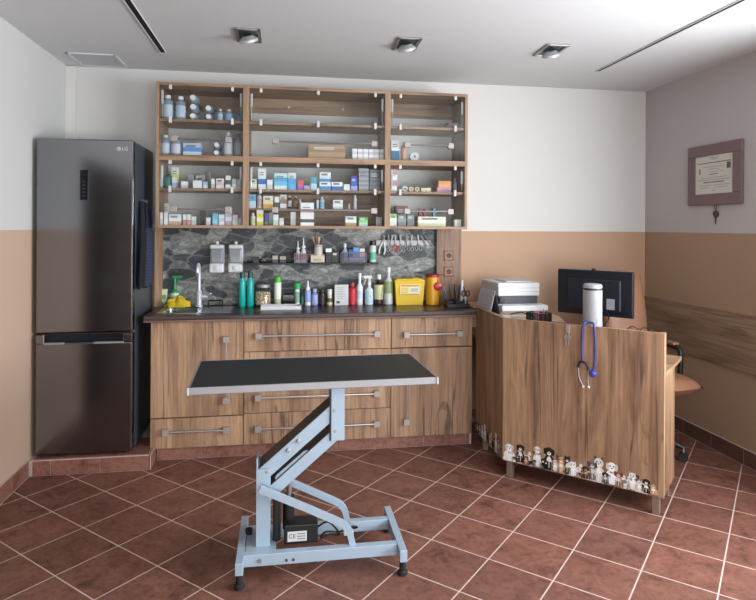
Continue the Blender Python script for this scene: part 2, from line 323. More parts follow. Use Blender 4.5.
# right wall with a wide window behind the desk end of the viewer
WY0, WY1, WZ0, WZ1 = -.2, 2.7, .85, 2.2
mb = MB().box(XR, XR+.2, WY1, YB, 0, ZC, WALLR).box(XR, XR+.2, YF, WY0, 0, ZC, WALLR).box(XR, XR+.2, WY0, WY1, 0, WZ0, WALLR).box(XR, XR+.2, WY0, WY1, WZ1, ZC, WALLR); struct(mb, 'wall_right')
def win_frame(mb, a0, a1, z0, z1, put):
    t = .05
    for q in ((a0, a1, z0, z0+t), (a0, a1, z1-t, z1), (a0, a0+t, z0, z1), (a1-t, a1, z0, z1), ((a0+a1)/2-t/2, (a0+a1)/2+t/2, z0, z1)): put(mb, *q)
mb = MB(); win_frame(mb, WY0, WY1, WZ0, WZ1, lambda m, a, b, c, d: m.box(XR+.05, XR+.10, a, b, c, d, WHITE)); w1 = struct(mb, 'window_1')
# front wall behind the viewer, with an added low opening for fill light
FX0, FX1, FZ0, FZ1 = -.6, 2.6, .3, 1.5
mb = MB().box(XL-.2, FX0, YF-.2, YF, 0, ZC, WALLM).box(FX1, XR+.2, YF-.2, YF, 0, ZC, WALLM).box(FX0, FX1, YF-.2, YF, 0, FZ0, WALLM).box(FX0, FX1, YF-.2, YF, FZ1, ZC, WALLM); struct(mb, 'wall_front')
mb = MB(); win_frame(mb, FX0, FX1, FZ0, FZ1, lambda m, a, b, c, d: m.box(a, b, YF-.1, YF-.05, c, d, WHITE)); struct(mb, 'added_fill_window')
# skirting tiles
SKIRT_SHADED = mat('#5f4239', .4, var=.25)  # same tile, darkened to put the right wall's shade into its colour
def skirting(name, p, q, h=.1, th=.011, first=.2, tile=None):
    p, q = Vector((*p, 0)), Vector((*q, 0)); d = (q-p); l = d.length; d.normalize(); nrm = Vector((d.y, -d.x, 0)); mb = MB()
    T = Matrix((d, -nrm, Vector((0, 0, 1)))).transposed().to_4x4(); T.translation = p
    mb.box(0, l, -th+.002, 0, .0005, h+.001, GROUT, 0, T); x = -.3+first
    while x < l:
        a, b = max(x+.002, 0), min(x+.298, l)
        if b-a > .01: mb.box(a, b, -th, -.0005, .005, h-.002, tile or SKIRT, .0015, T)
        x += .3
    return struct(mb, name)
skirting('baseboard_right', (XR, YB), (XR, 1.0), .108, tile=SKIRT_SHADED)
skirting('baseboard_left', (XL, 3.0), (XL, 3.93), .102, first=.1)
skirting('baseboard_back', (1.345, YB), (XR, YB), .1)
# tiled podium below the fridge and tiled plinth below the cabinets
mb = MB().box(XL, -.815, 3.945, YB, 0, .092, SKIRT)
mb.box(XL, -.81, 3.935, 3.945, .001, .098, GROUT).box(-.815, -.806, 3.935, 4.08, .001, .098, GROUT).box(XL, -.81, 3.94, YB, .092, .098, GROUT)
for a, b in ((XL+.03, -1.39), (-1.386, -1.105), (-1.101, -.815)): mb.box(a, b, 3.93, 3.94, .004, .092, SKIRT, .0015)
for a, b in ((XL+.03, -1.30), (-1.296, -1.0), (-.996, -.82)): mb.box(a, b, 3.945, 4.25, .095, .1005, SKIRT, .0015)
mb.box(-.812, -.803, 3.94, 4.075, .004, .092, SKIRT, .0015); struct(mb, 'trim_1')
mb = MB().box(-.80, 1.325, 4.092, 4.15, .0005, .083, GROUT); x = -.798
for w in (.04, .24, .3, .3, .3, .3, .3, .3, .03):
    mb.box(x+.002, min(x+w-.002, 1.325), 4.086, 4.096, .004, .081, SKIRT, .0015); x += w
struct(mb, 'trim_2')
# narrow boxed-in pipe in the corner above the fridge
struct(MB().box(XL, XL+.068, YB-.03, YB, 0, ZC-.004, WALLM, .002), 'trim_3')
# stone backsplash and its oak side strips
struct(MB().box(-.86, 1.20, YB-.022, YB, .94, 1.53, STONE), 'wall_backsplash')
mb = MB().box(-.905, -.853, YB-.06, YB, .945, 1.513, OAKZ, .001); struct(mb, 'trim_4')
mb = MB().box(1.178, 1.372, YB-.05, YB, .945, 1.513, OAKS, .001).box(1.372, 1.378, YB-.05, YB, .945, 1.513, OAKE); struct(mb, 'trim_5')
# oak rail along the right wall
struct(MB().box(XR-.02, XR, 2.8, YB-.01, .605, .972, OAKR, .002), 'trim_6')

# ------------------------------------------------------------------ ceiling fittings
def spot(x, y, label, rz):
    t = thing('ceiling_spotlight', label, 'ceiling light', (x, y, ZC), rz, 'square recessed ceiling spotlights')
    fr = MB(); w, h = .075, .125
    for q in ((-w, w, -h, -h+.02), (-w, w, h-.02, h), (-w, -w+.02, -h, h), (w-.02, w, -h, h)): fr.box(q[0], q[1], q[2], q[3], -.010, 0, CHROME, .003)
    fr.build('frame', t); MB().box(-w+.018, w-.018, -h+.018, h-.018, -.003, -.0005, mat('#26282b', .3)).build('housing', t)
    c = Vector((0, .01, -.022)); ax = Vector((.25, .5, -1)).normalized()
    MB().lathe(c, [(.03, -.02), (.054, .0), (.056, .016), (.05, .018), (.045, .008)], mat('#b4b7ba', .4, .2), 24, ax).build('lamp_ring', t)
    MB().lathe(c+ax*.006, [(.046, 0), (.03, -.004), (.02, .004), (.008, .006)], mat('#9a9ea3', .35, .2), 20, ax).build('reflector_bulb', t)
    return t
spot(-.205, 3.63, 'square chrome spotlight in the ceiling above the left end of the glass cabinets', .0)
spot(.75, 3.63, 'square chrome spotlight in the ceiling, between the other two spotlights', -.03)
spot(1.68, 3.60, 'square chrome spotlight in the ceiling nearest the thin ceiling slot', -.05)
def slot(x, y0, y1, w, e, label, name):
    t = thing(name, label, 'air vent', (x, y1, ZC), 0, world=True)
    MB().box(x-w, x+w, y0, y1, ZC-.004, ZC, mat('#060607', .9)).build('slot', t)
    m = MB().box(x-w-e, x-w, y0, y1+e, ZC-.007, ZC, WHITE).box(x+w, x+w+e*.5, y0, y1+e, ZC-.007, ZC, WHITE).box(x-w-e, x+w+e*.5, y1, y1+e, ZC-.007, ZC, WHITE); m.build('frame', t)
slot(-.772, .8, 4.09, .016, .007, 'long wide black slot vent in the ceiling near the left wall', 'slot_vent')
slot(2.23, .8, 4.02, .011, .004, 'long thin dark slot in the ceiling towards the right wall', 'slot_vent')
t = thing('ceiling_hatch', 'square white access hatch in the ceiling above the fridge', 'hatch', (-1.25, 4.36, ZC))
m = MB()
for q in ((-.155, .155, -.16, -.145), (-.155, .155, .145, .16), (-.155, -.14, -.16, .16), (.14, .155, -.16, .16)): m.box(*q, -.008, 0, WHITE, .002)
m.build('frame', t); MB().box(-.14, .14, -.145, .145, -.005, 0, mat('#b9bdc4', .6)).build('panel', t)

# ------------------------------------------------------------------ fridge
FX, FX2, FY = -1.489, -.925, 3.962
fr = thing('fridge', 'tall dark stainless steel fridge freezer standing on the tiled podium', 'fridge', ((FX+FX2)/2, FY, .1005), 0, world=True)
MB().box(FX+.002, FX2-.002, FY+.065, 4.555, .115, 2.06, FRSIDE, .006).box(FX+.03, FX2-.03, FY+.09, 4.5, .1005, .12, BLACK).build('body', fr)
ud = MB().box(FX, FX2, FY, FY+.06, .866, 2.064, FRIDGE, .008).build('upper_door', fr)
ld = MB().box(FX, FX2, FY, FY+.06, .115, .80, FRIDGE, .008).box(FX, FX+.05, FY, FY+.06, .80, .853, FRIDGE, .004).box(FX2-.055, FX2, FY, FY+.06, .80, .853, FRIDGE, .004).build('lower_door', fr)
MB().box(FX+.05, FX2-.055, FY+.035, FY+.06, .80, .853, mat('#1a2027', .3, .4)).build('grip_recess', ld)
hm = MB().box(FX+.046, FX+.165, FY-.004, FY+.02, .793, .806, ALU, .003).box(FX+.165, FX+.335, FY-.003, FY+.015, .795, .803, FRSIDE, .002).box(FX+.335, FX2-.052, FY-.004, FY+.02, .793, .806, ALU, .003)
hm.box(FX+.044, FX+.05, FY-.003, FY+.03, .80, .853, ALU).build('handle', ld)
MB().box(FX+.03, FX2-.03, FY+.005, FY+.06, .854, .862, BLACK).build('door_seal', ud)
dm = MB().box(-1.238, -1.190, FY-.003, FY+.004, 1.686, 1.872, BLACKG, .002)
for k in range(5): dm.box(-1.222, -1.208, FY-.0036, FY-.0025, 1.71+k*.022, 1.713+k*.022, mat('#3c4652', .4))
dm.build('display_panel', ud)
lg = MB().lathe((-1.012, FY-.0005, 2.008), [(.0125, 0), (.0125, .0012), (.0105, .0016)], mat('#c8c9ca', .3, .6), 24, (0, -1, 0)); lo = lg.build('badge_emblem', ud)
em = MB().tube([(-1.012+.0085*math.cos(a), FY-.0025, 2.008+.0085*math.sin(a)) for a in [PI*.5+k*PI*1.5/14 for k in range(15)]]+[(-1.0065, FY-.0025, 2.008)], .0011, mat('#77787a', .4), 6)
em.tube([(-1.012, FY-.0025, 2.012), (-1.012, FY-.0025, 2.004), (-1.009, FY-.0025, 2.004)], .0009, mat('#77787a', .4), 6).ball((-1.0155, FY-.0025, 2.011), .0016, mat('#77787a', .4), 8, 6).build('badge_face_mark', lo)
text_mesh('LG', .031, mat('#cfd0d1', .3, .5), 'badge_lettering', ud, Matrix.Translation(Vector((-.974, FY-.0015, 2.0075))-Vector(ud['_o'])) @ FACING)
# hook and dark cloths on its side
t = thing('towel_hook', 'small round chrome double hook stuck to the fridge side', 'hook', (-.925, 4.21, 1.69), 0, world=True)
for dy in (-.022, .022):
    MB().lathe((-.9255, 4.21+dy, 1.69), [(.016, 0), (.016, .004), (.006, .006), (.006, .022), (.011, .024), (.012, .03), (.006, .033)], CHROME, 16, (1, 0, 0)).build('hook_peg', t)
def hanging(name, label, y0, y1, zt, zb, m, thick, ph):
    mb = MB(); ny, nz = 14, 18; vs = []
    for side in (0, 1):
        for i in range(nz+1):
            s_ = i/nz; z = zt+(zb-zt)*s_; wid = .32+.68*min(1, s_*1.5); yc = (y0+y1)/2+.012*math.sin(3*s_+ph)
            for k in range(ny+1):
                q = k/ny-.5; y = yc+q*(y1-y0)*wid
                x = -.914+.012*math.sin(q*17+ph+s_)*(.35+.65*s_)+thick*side+.012*math.sin(s_*PI)
                vs.append((max(x, -.9225+.001*side), y, z-.03*q*q*4*(1-s_)*0+.012*math.sin(q*9+ph)*s_))
    W = ny+1; o2 = (nz+1)*W; fs = []
    for i in range(nz):
        for k in range(ny):
            a = i*W+k; fs.append([a, a+1, a+W+1, a+W]); a += o2; fs.append([a, a+W, a+W+1, a+1])
    for i in range(nz):
        for k in (0, ny): a = i*W+k; fs.append([a, a+W, a+W+o2, a+o2])
    for k in range(ny):
        for i in (0, nz): a = i*W+k; fs.append([a, a+1, a+1+o2, a+o2])
    mb.raw(vs, fs, m); return tag(mb.build(name), label, 'cloth')
hanging('hanging_towel', 'dark blue checked towel hanging from the hook beside the cabinets', 4.21, 4.40, 1.672, 1.12, cloth_mat('#1f2638', '#333d54', 90), .01, .4)
hanging('hanging_apron', 'black cloth hanging from the hook, closer to the fridge door', 4.04, 4.20, 1.69, 1.13, mat('#101319', .9), .008, 2.1)

# ------------------------------------------------------------------ base cabinets
BX = (-.837, -.248, .741, 1.320); BZ0, BZ1, BY = .084, .905, 4.06
def bar_handle(parent, p, q):
    mb = MB(); p, q = Vector(p), Vector(q)
    for c in (p, q): mb.box(c.x-.020, c.x+.020, c.y-.032, c.y, c.z-.020, c.z+.020, NICKEL, .0015)
    a = (q-p).normalized()*.016; o = Vector((0, -.021, 0)); mb.tube([p+a+o, q-a+o], .0062, CHROME, 10)
    return mb.build('handle', parent)
def base_unit(x0, x1, label):
    t = thing('base_cabinet', label, 'cabinet', ((x0+x1)/2, BY, BZ0), 0, world=True)
    y0 = BY+.02; mb = MB()
    mb.box(x0+.001, x0+.018, y0, YB-.03, BZ0, BZ1, CARCV).box(x1-.018, x1-.001, y0, YB-.03, BZ0, BZ1, CARCV).box(x0+.018, x1-.018, y0, YB-.03, BZ0, BZ0+.018, CARC).box(x0+.018, x1-.018, YB-.04, YB-.03, BZ0, BZ1, CARC).box(x0+.018, x1-.018, y0, y0+.09, BZ1-.02, BZ1, CARC)
    mb.build('carcass', t); return t
def front(t, name, x0, x1, z0, z1, h0, h1):
    f = MB().box(x0+.0025, x1-.0025, BY, BY+.019, z0+.002, z1-.002, OAKZ, .0012).build(name, t); bar_handle(f, (h0[0], BY, h0[1]), (h1[0], BY, h1[1])); return f
c1 = base_unit(BX[0], BX[1], 'left oak base cabinet under the sink, with a tall door over one drawer')
front(c1, 'door', BX[0], BX[1], .283, .905, (-.36, .787), (-.36, .387)); front(c1, 'drawer', BX[0], BX[1], BZ0, .280, (-.738, .196), (-.357, .194))
c2 = base_unit(BX[1], BX[2], 'middle oak base cabinet, a wide stack of four drawers with long handles')
zs = [BZ0, .290, .494, .697, .905]
for i in range(4): front(c2, 'drawer', BX[1], BX[2], zs[i], zs[i+1], (-.153, zs[i]+.106), (.640, zs[i]+.104))
c3 = base_unit(BX[2], BX[3], 'right oak base cabinet, one drawer over a door, beside the reception desk')
front(c3, 'drawer', BX[2], BX[3], .698, .905, (.846, .79), (1.221, .79)); front(c3, 'door', BX[2], BX[3], BZ0, .695, (.847, .60), (.847, .192))
# worktop with a cut-out for the sink
ZT = .947; SX0, SX1, SY0, SY1 = -.80, -.42, 4.15, 4.43
mb = MB(); CX0, CX1, CY0, CY1 = -.875, 1.336, 4.03, YB-.023
xs = [CX0, SX0, SX1, CX1]; ys = [CY0+.012, SY0, SY1, CY1]
for i in range(3):
    for j in range(3):
        if (i, j) != (1, 1): mb.box(xs[i], xs[i+1], ys[j], ys[j+1], ZT-.04, ZT, COUNTER)
mb.box(CX0, CX1, CY0, CY0+.0125, ZT-.027, ZT, COUNTER, .004)
ct = tag(mb.build('countertop'), 'long dark brown wood grain worktop running over the base cabinets', 'worktop')
MB().box(CX0, CX1, CY0+.001, CY0+.0125, ZT-.04, ZT-.027, oak('worktop edge', 'X', light='#8a7061', mid='#6b5348', dark='#46362f', plank=0), .002).build('edge_band', ct)
MBs = MB(); sk = thing('sink', 'inset stainless steel sink with drainer in the left end of the worktop', 'sink', ((SX0+SX1)/2, (SY0+SY1)/2, ZT-.15), 0, world=True)
def rrect(x0, x1, y0, y1, r, n=6):
    out = []
    for cx, cy, a in ((x1-r, y1-r, 0), (x0+r, y1-r, PI/2), (x0+r, y0+r, PI), (x1-r, y0+r, 1.5*PI)):
        out += [(cx+r*math.cos(a+PI/2*k/n), cy+r*math.sin(a+PI/2*k/n)) for k in range(n+1)]
    return out
def rings(mb, rs, m, close=True):
    n = len(rs[0]); 
    for a, b in zip(rs, rs[1:]): mb.raw(list(a)+list(b), [[k, (k+1) % n, n+(k+1) % n, n+k] for k in range(n)], m)
    if close: mb.raw(rs[-1], [list(range(n))], m)
R = lambda i, z, r: [(x, y, z) for x, y in rrect(SX0-.02+i, SX0+.26-i, SY0-.02+i, SY1+.02-i, r)]
rings(MBs, [R(0, ZT+.0005, .02), R(0, ZT+.004, .02), R(.016, ZT+.004, .03), R(.024, ZT-.004, .04), R(.03, ZT-.12, .045), R(.06, ZT-.13, .04)], SINKM); MBs.build('bowl', sk)
dr = MB().box(SX0+.262, SX1+.09, SY0-.02, SY1+.02, ZT+.0005, ZT+.0042, SINKM, .001)
for k in range(7): dr.bar((SX0+.29, SY0+.01+k*.042, ZT+.004), (SX1+.07, SY0+.01+k*.042, ZT+.004), .012, .004, SINKM, .0015)
dr.build('drainer', sk); MB().lathe((SX0+.12, 4.29, ZT-.131), [(.03, 0), (.03, .004), (.022, .005)], CHROME, 18).build('drain_plug', sk)
fa = thing('faucet', 'white tall sink tap with swan neck spout behind the sink', 'faucet', (at(199, 300, 4.47).x, 4.47, ZT), 0)
FAUC = mat('#c9cdd3', .25, .25)
MB().lathe((0, 0, .0), [(.027, 0), (.027, .012), (.02, .018), (.019, .10), (.021, .11), (.016, .12)], FAUC, 18).build('tap_body', fa)
MB().tube(spline([(0, 0, .11), (0, 0, .22), (0, -.008, .28), (0, -.045, .31), (0, -.085, .285), (0, -.092, .25)], 5), [.0125]*26, FAUC, 12).build('spout', fa)
MB().cyl((.018, 0, .075), (.06, 0, .075), .015, FAUC, 14).bar((.055, 0, .078), (.088, -.045, .10), .016, .01, FAUC, .003).build('tap_lever', fa)

# ------------------------------------------------------------------ glass-fronted wall cabinets
UX = (-.843, -.251, .738, 1.328); UZ0, UZ1, UY, UZM = 1.514, 2.498, 4.22, 1.99; UB = YB-.002
def door(t, x0, x1, z0, z1, zs, hx0, hx1, hz, clips):
    d = MB().box(x0, x1, UY+.006, UY+.011, zs+.002, z1, GLASS).box(x0, x1, UY+.006, UY+.011, z0, zs-.002, GLASS).build('glass_door', t)
    for cx in clips:
        MB().box(cx-.009, cx+.009, UY-.004, UY+.016, z1-.024, z1+.004, WHITEM, .002).build('hinge', d)
        MB().box(cx-.009, cx+.009, UY-.004, UY+.016, zs-.022, zs+.022, WHITEM, .002).build('hinge', d)
    hm = MB()
    for q in (hx0, hx1): hm.box(q-.021, q+.021, UY-.022, UY+.006, hz-.02, hz+.02, NICKEL, .003)
    hm.tube([(hx0+.02, UY-.012, hz), (hx1-.02, UY-.012, hz)], .006, CHROME, 10); hm.build('handle', d)
    for q in (x0+.012, x1-.012):
        MB().tube([(q, UY+.03, z1-.03), (q, UY+.03, z1-.12)], .009, WHITEM, 10).tube([(q, UY+.03, z1-.12), (q, UY+.034, zs+.02)], .004, CHROME, 8).build('lift_strut', t)
    return d
def wall_unit(i, label):
    x0, x1 = UX[i], UX[i+1]; t = thing('wall_cabinet', label, 'cabinet', ((x0+x1)/2, UY, UZ0), 0, world=True); s = .02
    mb = MB().box(x0, x0+s, UY, UB, UZ0, UZ1, CARCV, .001).box(x1-s, x1, UY, UB, UZ0, UZ1, CARCV, .001)
    mb.box(x0+s, x1-s, UY, UB, UZ0, UZ0+s, CARC, .001).box(x0+s, x1-s, UY, UB, UZ1-s, UZ1, CARC, .001).box(x0+s, x1-s, UY, UB, UZM-.019, UZM+.019, CARC, .001); mb.build('carcass', t)
    for z in (2.245, 1.777): MB().box(x0+s+.001, x1-s-.001, UY+.022, UB-.01, z-.009, z+.009, CARC, .001).build('shelf', t)
    MB().box(x0+s, x1-s, UB-.016, UB, 2.37, 2.478, CARC).build('hanging_rail', t)
    if i == 1:
        MB().box(x0+s, x1-s, UB-.03, UB-.017, UZ0+s, 1.765, CARC).build('back_board', t)
        MB().box(x0+s+.001, x1-s-.25, UY+.10, UB-.032, 1.643, 1.657, CARC, .001).build('shelf', t)
        for px in (289, 343): p = at(px, 108, UB-.02); MB().cyl((p.x, UB-.016, 2.42), (p.x, UB-.022, 2.42), .009, WHITEM, 12).build('screw_cap', t)
    w = x1-x0; cl = (x0+.092, x1-.092) if i != 1 else (x0+.1, (x0+x1)/2, x1-.09)
    a, b = x0+s+.003, x1-s-.003; h0, h1 = (x0+.12, x1-.115)
    if i == 1: h0, h1 = x0+.2, x1-.10
    if i == 2: h0, h1 = x0+.14, x1-.13
    for z0, z1, zs in ((UZM+.022, UZ1-s-.003, 2.245), (UZ0+s+.003, UZM-.022, 1.777)): door(t, a, b, z0, z1, zs, h0, h1, (z0+.105), cl)
    return t
wall_unit(0, 'left glass-fronted wall cabinet nearest the fridge, full of infusion bottles and boxes')
wall_unit(1, 'wide middle glass-fronted wall cabinet with a nearly empty top and crowded medicine shelves')
wall_unit(2, 'right glass-fronted wall cabinet, sparsely filled, ending over the reception side')

# ---- packages on the shelves
ORD = ['first', 'second', 'third', 'fourth', 'fifth', 'sixth', 'seventh', 'eighth', 'ninth', 'tenth', 'eleventh', 'twelfth', 'thirteenth', 'fourteenth', 'fifteenth', 'sixteenth', 'seventeenth', 'eighteenth']
def paler(c): return tuple(min(.92, x*1.22+.01) for x in lin(c))
def carton(x0, x1, y0, dep, z, h, bands):
    bands = [(a, paler(b)) for a, b in bands]
    mb = MB(); n = len(bands); tot = sum(b[0] for b in bands); c = z+h
    for fr_, colr in bands:
        hh = h*fr_/tot; mb.box(x0, x1, y0, y0+dep, c-hh, c, mat(colr, .5)); c -= hh
    w = x1-x0                                      # a pale printed panel and a few print lines on the face
    if w > .045 and h > .06:
        k = lin(bands[0][1]); dk = mat('#6b7078', .6) if sum(k) > 1 else mat('#d8dade', .6)
        for q in (.78, .68): mb.box(x0+w*.15, x0+w*.7, y0-.0006, y0, z+h*q, z+h*q+.006, dk)
    return mb
def bottle_prof(r, h, body, cap, lab, shoulder=.72, neck=.42, lab0=.12, lab1=.6):
    B, Cc, Lb = mat(body, .35) if isinstance(body, str) else body, mat(cap, .45), mat(lab, .55)
    return [(r*.9, 0, B), (r, h*.03, B), (r, h*lab0, B), (r*1.01, h*lab0+.0005, Lb), (r*1.01, h*lab1, Lb), (r, h*lab1+.0005, B), (r, h*shoulder, B), (r*.85, h*(shoulder+.06), B), (r*neck, h*(shoulder+.12), B), (r*neck, h*.86, B), (r*(neck+.12), h*.865, Cc), (r*(neck+.12), h*.985, Cc), (r*(neck), h, Cc)]
CLB = mat('#a9b8c8', .2, alpha=.62)
def shelf_items(phrase, zb, yb, items, Y=4.285, grp=None):
    items = sorted(items, key=lambda q: q[0]); tot = {}
    for i, it in enumerate(items):
        px0, px1, pt, kind, desc = it[:5]; a = it[5:]; back = kind.startswith('b_'); kd = kind[2:] if back else kind; y = Y+.14 if back else Y
        x0, x1 = xat(px0, y)+.001, xat(px1, y)-.001; w = x1-x0; h = max(.02, (yb-pt)*mpp((px0+px1)/2, y)); cx = (x0+x1)/2
        label = '%s, %s from left, %s' % (desc, ORD[i], phrase.replace('of the', 'of').replace('in the', 'in'))
        o = ((x0+x1)/2, y, zb)
        if kd == 'box':
            ob = carton(x0, x1, y, min(.11, max(.035, w*.8)), zb, h, a[0]).build('medicine_box', off=o); tag(ob, label, 'box', grp)
        elif kd == 'bot':
            r = w/2; body, cap, lab = a[0]; ob = MB().lathe((cx, y+r, zb), bottle_prof(r, h, body, cap, lab), WHITE, 18).build('medicine_bottle', off=o); tag(ob, label, 'bottle', grp)
        elif kd == 'lie':                                   # lying bottle, cap to the front; a = (centre px y)
            r = w/2; zc = zb+r+a[0]*2*r*.99
            ob = MB().lathe((cx, y+.17, zc), [(r*.9, 0, CLB), (r, .004, CLB), (r, .11, CLB), (r*.8, .128, CLB), (r*.45, .138, CLB), (r*.45, .145, CLB), (r*.58, .145, CAPW), (r*.58, .166, CAPW), (r*.5, .17, CAPW)], CLB, 18, (0, -1, 0)).build('lying_bottle', off=o); tag(ob, label, 'bottle', grp)
        elif kd == 'roll':
            r = w/2; ob = MB().lathe((cx, y+.05, zb+r), [(r*.3, 0), (r, 0), (r, .045), (r*.3, .045), (r*.3, .02)], mat(a[0], .6), 20, (0, -1, 0)).build('tape_roll', off=o); tag(ob, label, 'roll', grp)
CAPW = mat('#f4f5f6', .5)
W1, B1 = '#e9ecee', '#3f6ea8'
def bx(*c): return [(1, q) for q in c]
Gx = 'packages in the glass wall cabinets'
zA, zB_, zC_, zD = 2.2545, 2.0095, 1.7865, 1.5345
INF = (CLB, '#f0f2f4', '#c0cfe2')
shelf_items('top shelf of the left cabinet', zA, 117.5, [
 (160.5, 172, 92, 'bot', 'large clear infusion bottle', INF), (174, 184.7, 93, 'bot', 'large infusion bottle with blue label', INF),
 (187, 197, 110, 'lie', 'clear bottle lying lowest of three', 0), (187.2, 197.2, 101, 'lie', 'clear bottle lying in the middle of three', 1), (186.8, 196.8, 91, 'lie', 'clear bottle lying on top of three', 2),
 (203, 212.4, 112, 'lie', 'clear bottle lying lower of a pair', 0), (202.8, 212.2, 102, 'lie', 'clear bottle lying upper of a pair', 1),
 (216.5, 222.3, 105, 'bot', 'small clear vial', (CLB, '#dfe2e4', '#b9cbe0')), (224, 232.5, 105, 'bot', 'small clear bottle with blue label', (CLB, '#dfe2e4', '#86b0dd')), (235.5, 241, 106, 'bot', 'dim grey small bottle', ('#5a6067', '#72767b', '#6c737b'))], grp=Gx)
shelf_items('second shelf of the left cabinet', zB_, 152, [
 (160, 169, 131, 'bot', 'clear infusion bottle with white cap', INF), (170, 180.5, 132, 'bot', 'clear infusion bottle with white label', (CLB, '#dfe2e4', '#cfdaea')), (182.7, 200.7, 139, 'box', 'low clear pack with blue band', bx('#aebccb', '#4f86c8', '#c9d6e6')),
 (211.4, 220, 140, 'lie', 'dark bottle lying lower of two', 0), (211.6, 220.2, 131, 'lie', 'dark bottle lying upper of two', 1),
 (223, 232, 127, 'bot', 'tall bottle with white label', ('#8f979e', '#cfd2d4', '#d4d8d9')), (233.3, 242, 128, 'bot', 'tall dim grey bottle', ('#6f767d', '#5d6166', '#8f969c'))], grp=Gx)
shelf_items('third shelf of the left cabinet', zC_, 189, [
 (158.6, 162.6, 172, 'box', 'narrow light blue box', bx('#8fc0d6', '#a9d2e2')), (163.2, 171, 172, 'bot', 'dark green bottle', ('#0f4f49', '#0c3f3b', '#1d6f66')), (171.2, 178.7, 166.7, 'b_box', 'tall yellow and white box', bx('#d9ddd6', '#d8d86a', '#cfd6cc')), (172, 176.4, 178, 'box', 'small white narrow box', bx('#d0d4da', '#9aa8c8')),
 (181, 187.7, 182, 'box', 'small white box', bx(W1, '#b9c0c4')), (188, 194, 174, 'b_box', 'grey box at the back', bx('#9da09f', '#8f9493')), (192.6, 202, 181, 'box', 'white box with blue corner', bx('#d3dbdf', W1)), (195.5, 205, 174.7, 'b_box', 'white carton with green picture', bx('#b7b8b0', '#8f9b62', '#b0b1aa')), (202.7, 207.5, 182, 'box', 'pale blue small box', bx('#9fb2c8', '#c6cfd8')),
 (208.3, 211.4, 171, 'b_box', 'tall grey-green box at the back', bx('#a0a49f', '#868c86')), (211, 214.8, 179, 'box', 'narrow white box', bx(W1, '#b4bdb4')), (216, 224, 178.7, 'box', 'white box with red lettering', bx('#d8d4d2', '#cdb3b0', W1)), (225.3, 230.7, 175.7, 'box', 'tall white box with black stripe', bx(W1, '#55585c', W1)), (232, 236.6, 179, 'box', 'narrow green and white box', bx('#b9c9bd', W1)), (237.2, 241.5, 179, 'box', 'narrow pale box', bx('#bcbfc0', '#a7acae'))], grp=Gx)
shelf_items('lowest shelf of the left cabinet', zD, 223.5, [
 (158.8, 163, 211, 'box', 'narrow white box', bx(W1, '#c7ccd0')), (163.8, 168, 211, 'box', 'narrow white carton', bx('#ced3d7', W1)), (159.5, 169.5, 202, 'b_box', 'tall pale box at the back', bx('#b8bcbf', '#c5c8ca')), (168.8, 181.3, 212.7, 'box', 'wide white box with an orange corner', bx('#ccd6dd', W1, '#c79a86')),
 (183, 186.6, 213, 'box', 'narrow white box with red stripe', bx(W1, '#b77f80')), (187, 190.8, 213, 'box', 'narrow white box with pink stripe', bx(W1, '#c08f9a')), (191.4, 196, 215, 'box', 'white box with green foot', bx('#d5d9da', '#b5c7b6')), (200, 205, 209, 'b_box', 'dim grey-brown box at the back', bx('#5d5552', '#6b615d')), (206.2, 210.7, 216, 'box', 'small white box', bx(W1, '#c5cacf')), (212.5, 218, 211.7, 'box', 'sky blue box', bx('#6fb3d8', '#8cc4e2')), (218.7, 224.7, 212.7, 'box', 'white and blue box', bx('#cfdcea', '#b5cbe6', W1)), (225.3, 232, 206.7, 'box', 'tall white box with purple lines', bx(W1, '#b7a9c4', '#d9d4dc', '#b0a2bd')), (232.5, 238, 213, 'box', 'white and lilac box', bx('#d2cbd6', W1)), (238.4, 242, 216.7, 'box', 'small grey-white box', bx('#c0c2c4', '#adb0b3'))], grp=Gx)
shelf_items('second shelf of the middle cabinet', zB_, 157.5, [
 (308, 345, 143.5, 'box', 'long brown cardboard box', bx('#a98a66', '#8f7253', '#a98a66', '#a58662'))]+
 [(352+k*5.5, 357.2+k*5.5, 146.5, 'box', 'slim white box in a row of six', bx(W1, ['#b6c3d6', '#d7b6b6'][k % 2], W1, '#c3c9cf')) for k in range(6)], grp=Gx)
shelf_items('third shelf of the middle cabinet', zC_, 190.5, [
 (249.5, 256.7, 180, 'box', 'white and green box', bx('#c3cfb6', W1)), (258, 266, 169.5, 'box', 'tall white box with blue foot', bx(W1, '#d7dde3', '#2f6cb0', '#d0d8e2')), (266.8, 272.7, 180.7, 'box', 'small white box', bx(W1, '#bcc5c2')), (274, 287.4, 174, 'box', 'large light blue box', bx('#c4dbe8', '#4fa2d2', '#6cb5dd', '#cfe0ea')), (288, 296, 173.4, 'box', 'light blue box with white top', bx('#d0dde5', '#4b9fd4', '#58aede')), (297.4, 303.4, 180.7, 'box', 'red and purple box', bx('#cf4f55', '#c66a93', '#9a5db0')), (303.9, 310, 186, 'box', 'low lilac box', bx('#b7a6cc', '#a89cc4')), (310.5, 317, 177.4, 'box', 'teal and white box', bx('#4f9fb2', '#b7d3da')),
 (319.4, 330.7, 182, 'box', 'blue and white box with another on it', bx('#dfe3e6', '#4a86c0')), (331.4, 342.7, 182, 'box', 'blue and white box alone', bx('#dfe3e6', '#2e6fb0')), (343.4, 350, 184, 'box', 'small white box', bx('#cfd3d2', W1)), (350.7, 357.4, 176, 'box', 'deep blue box', bx('#2b3f9a', '#3a55ae', '#8fa0d0')), (358.7, 368.7, 168, 'box', 'tall grey striped box', bx(*(['#9b9ba0', '#7d7d84']*5))), (369.4, 380, 169, 'box', 'tall dim grey box', bx(*(['#6a6b70', '#5b5c62']*5)))], grp=Gx)
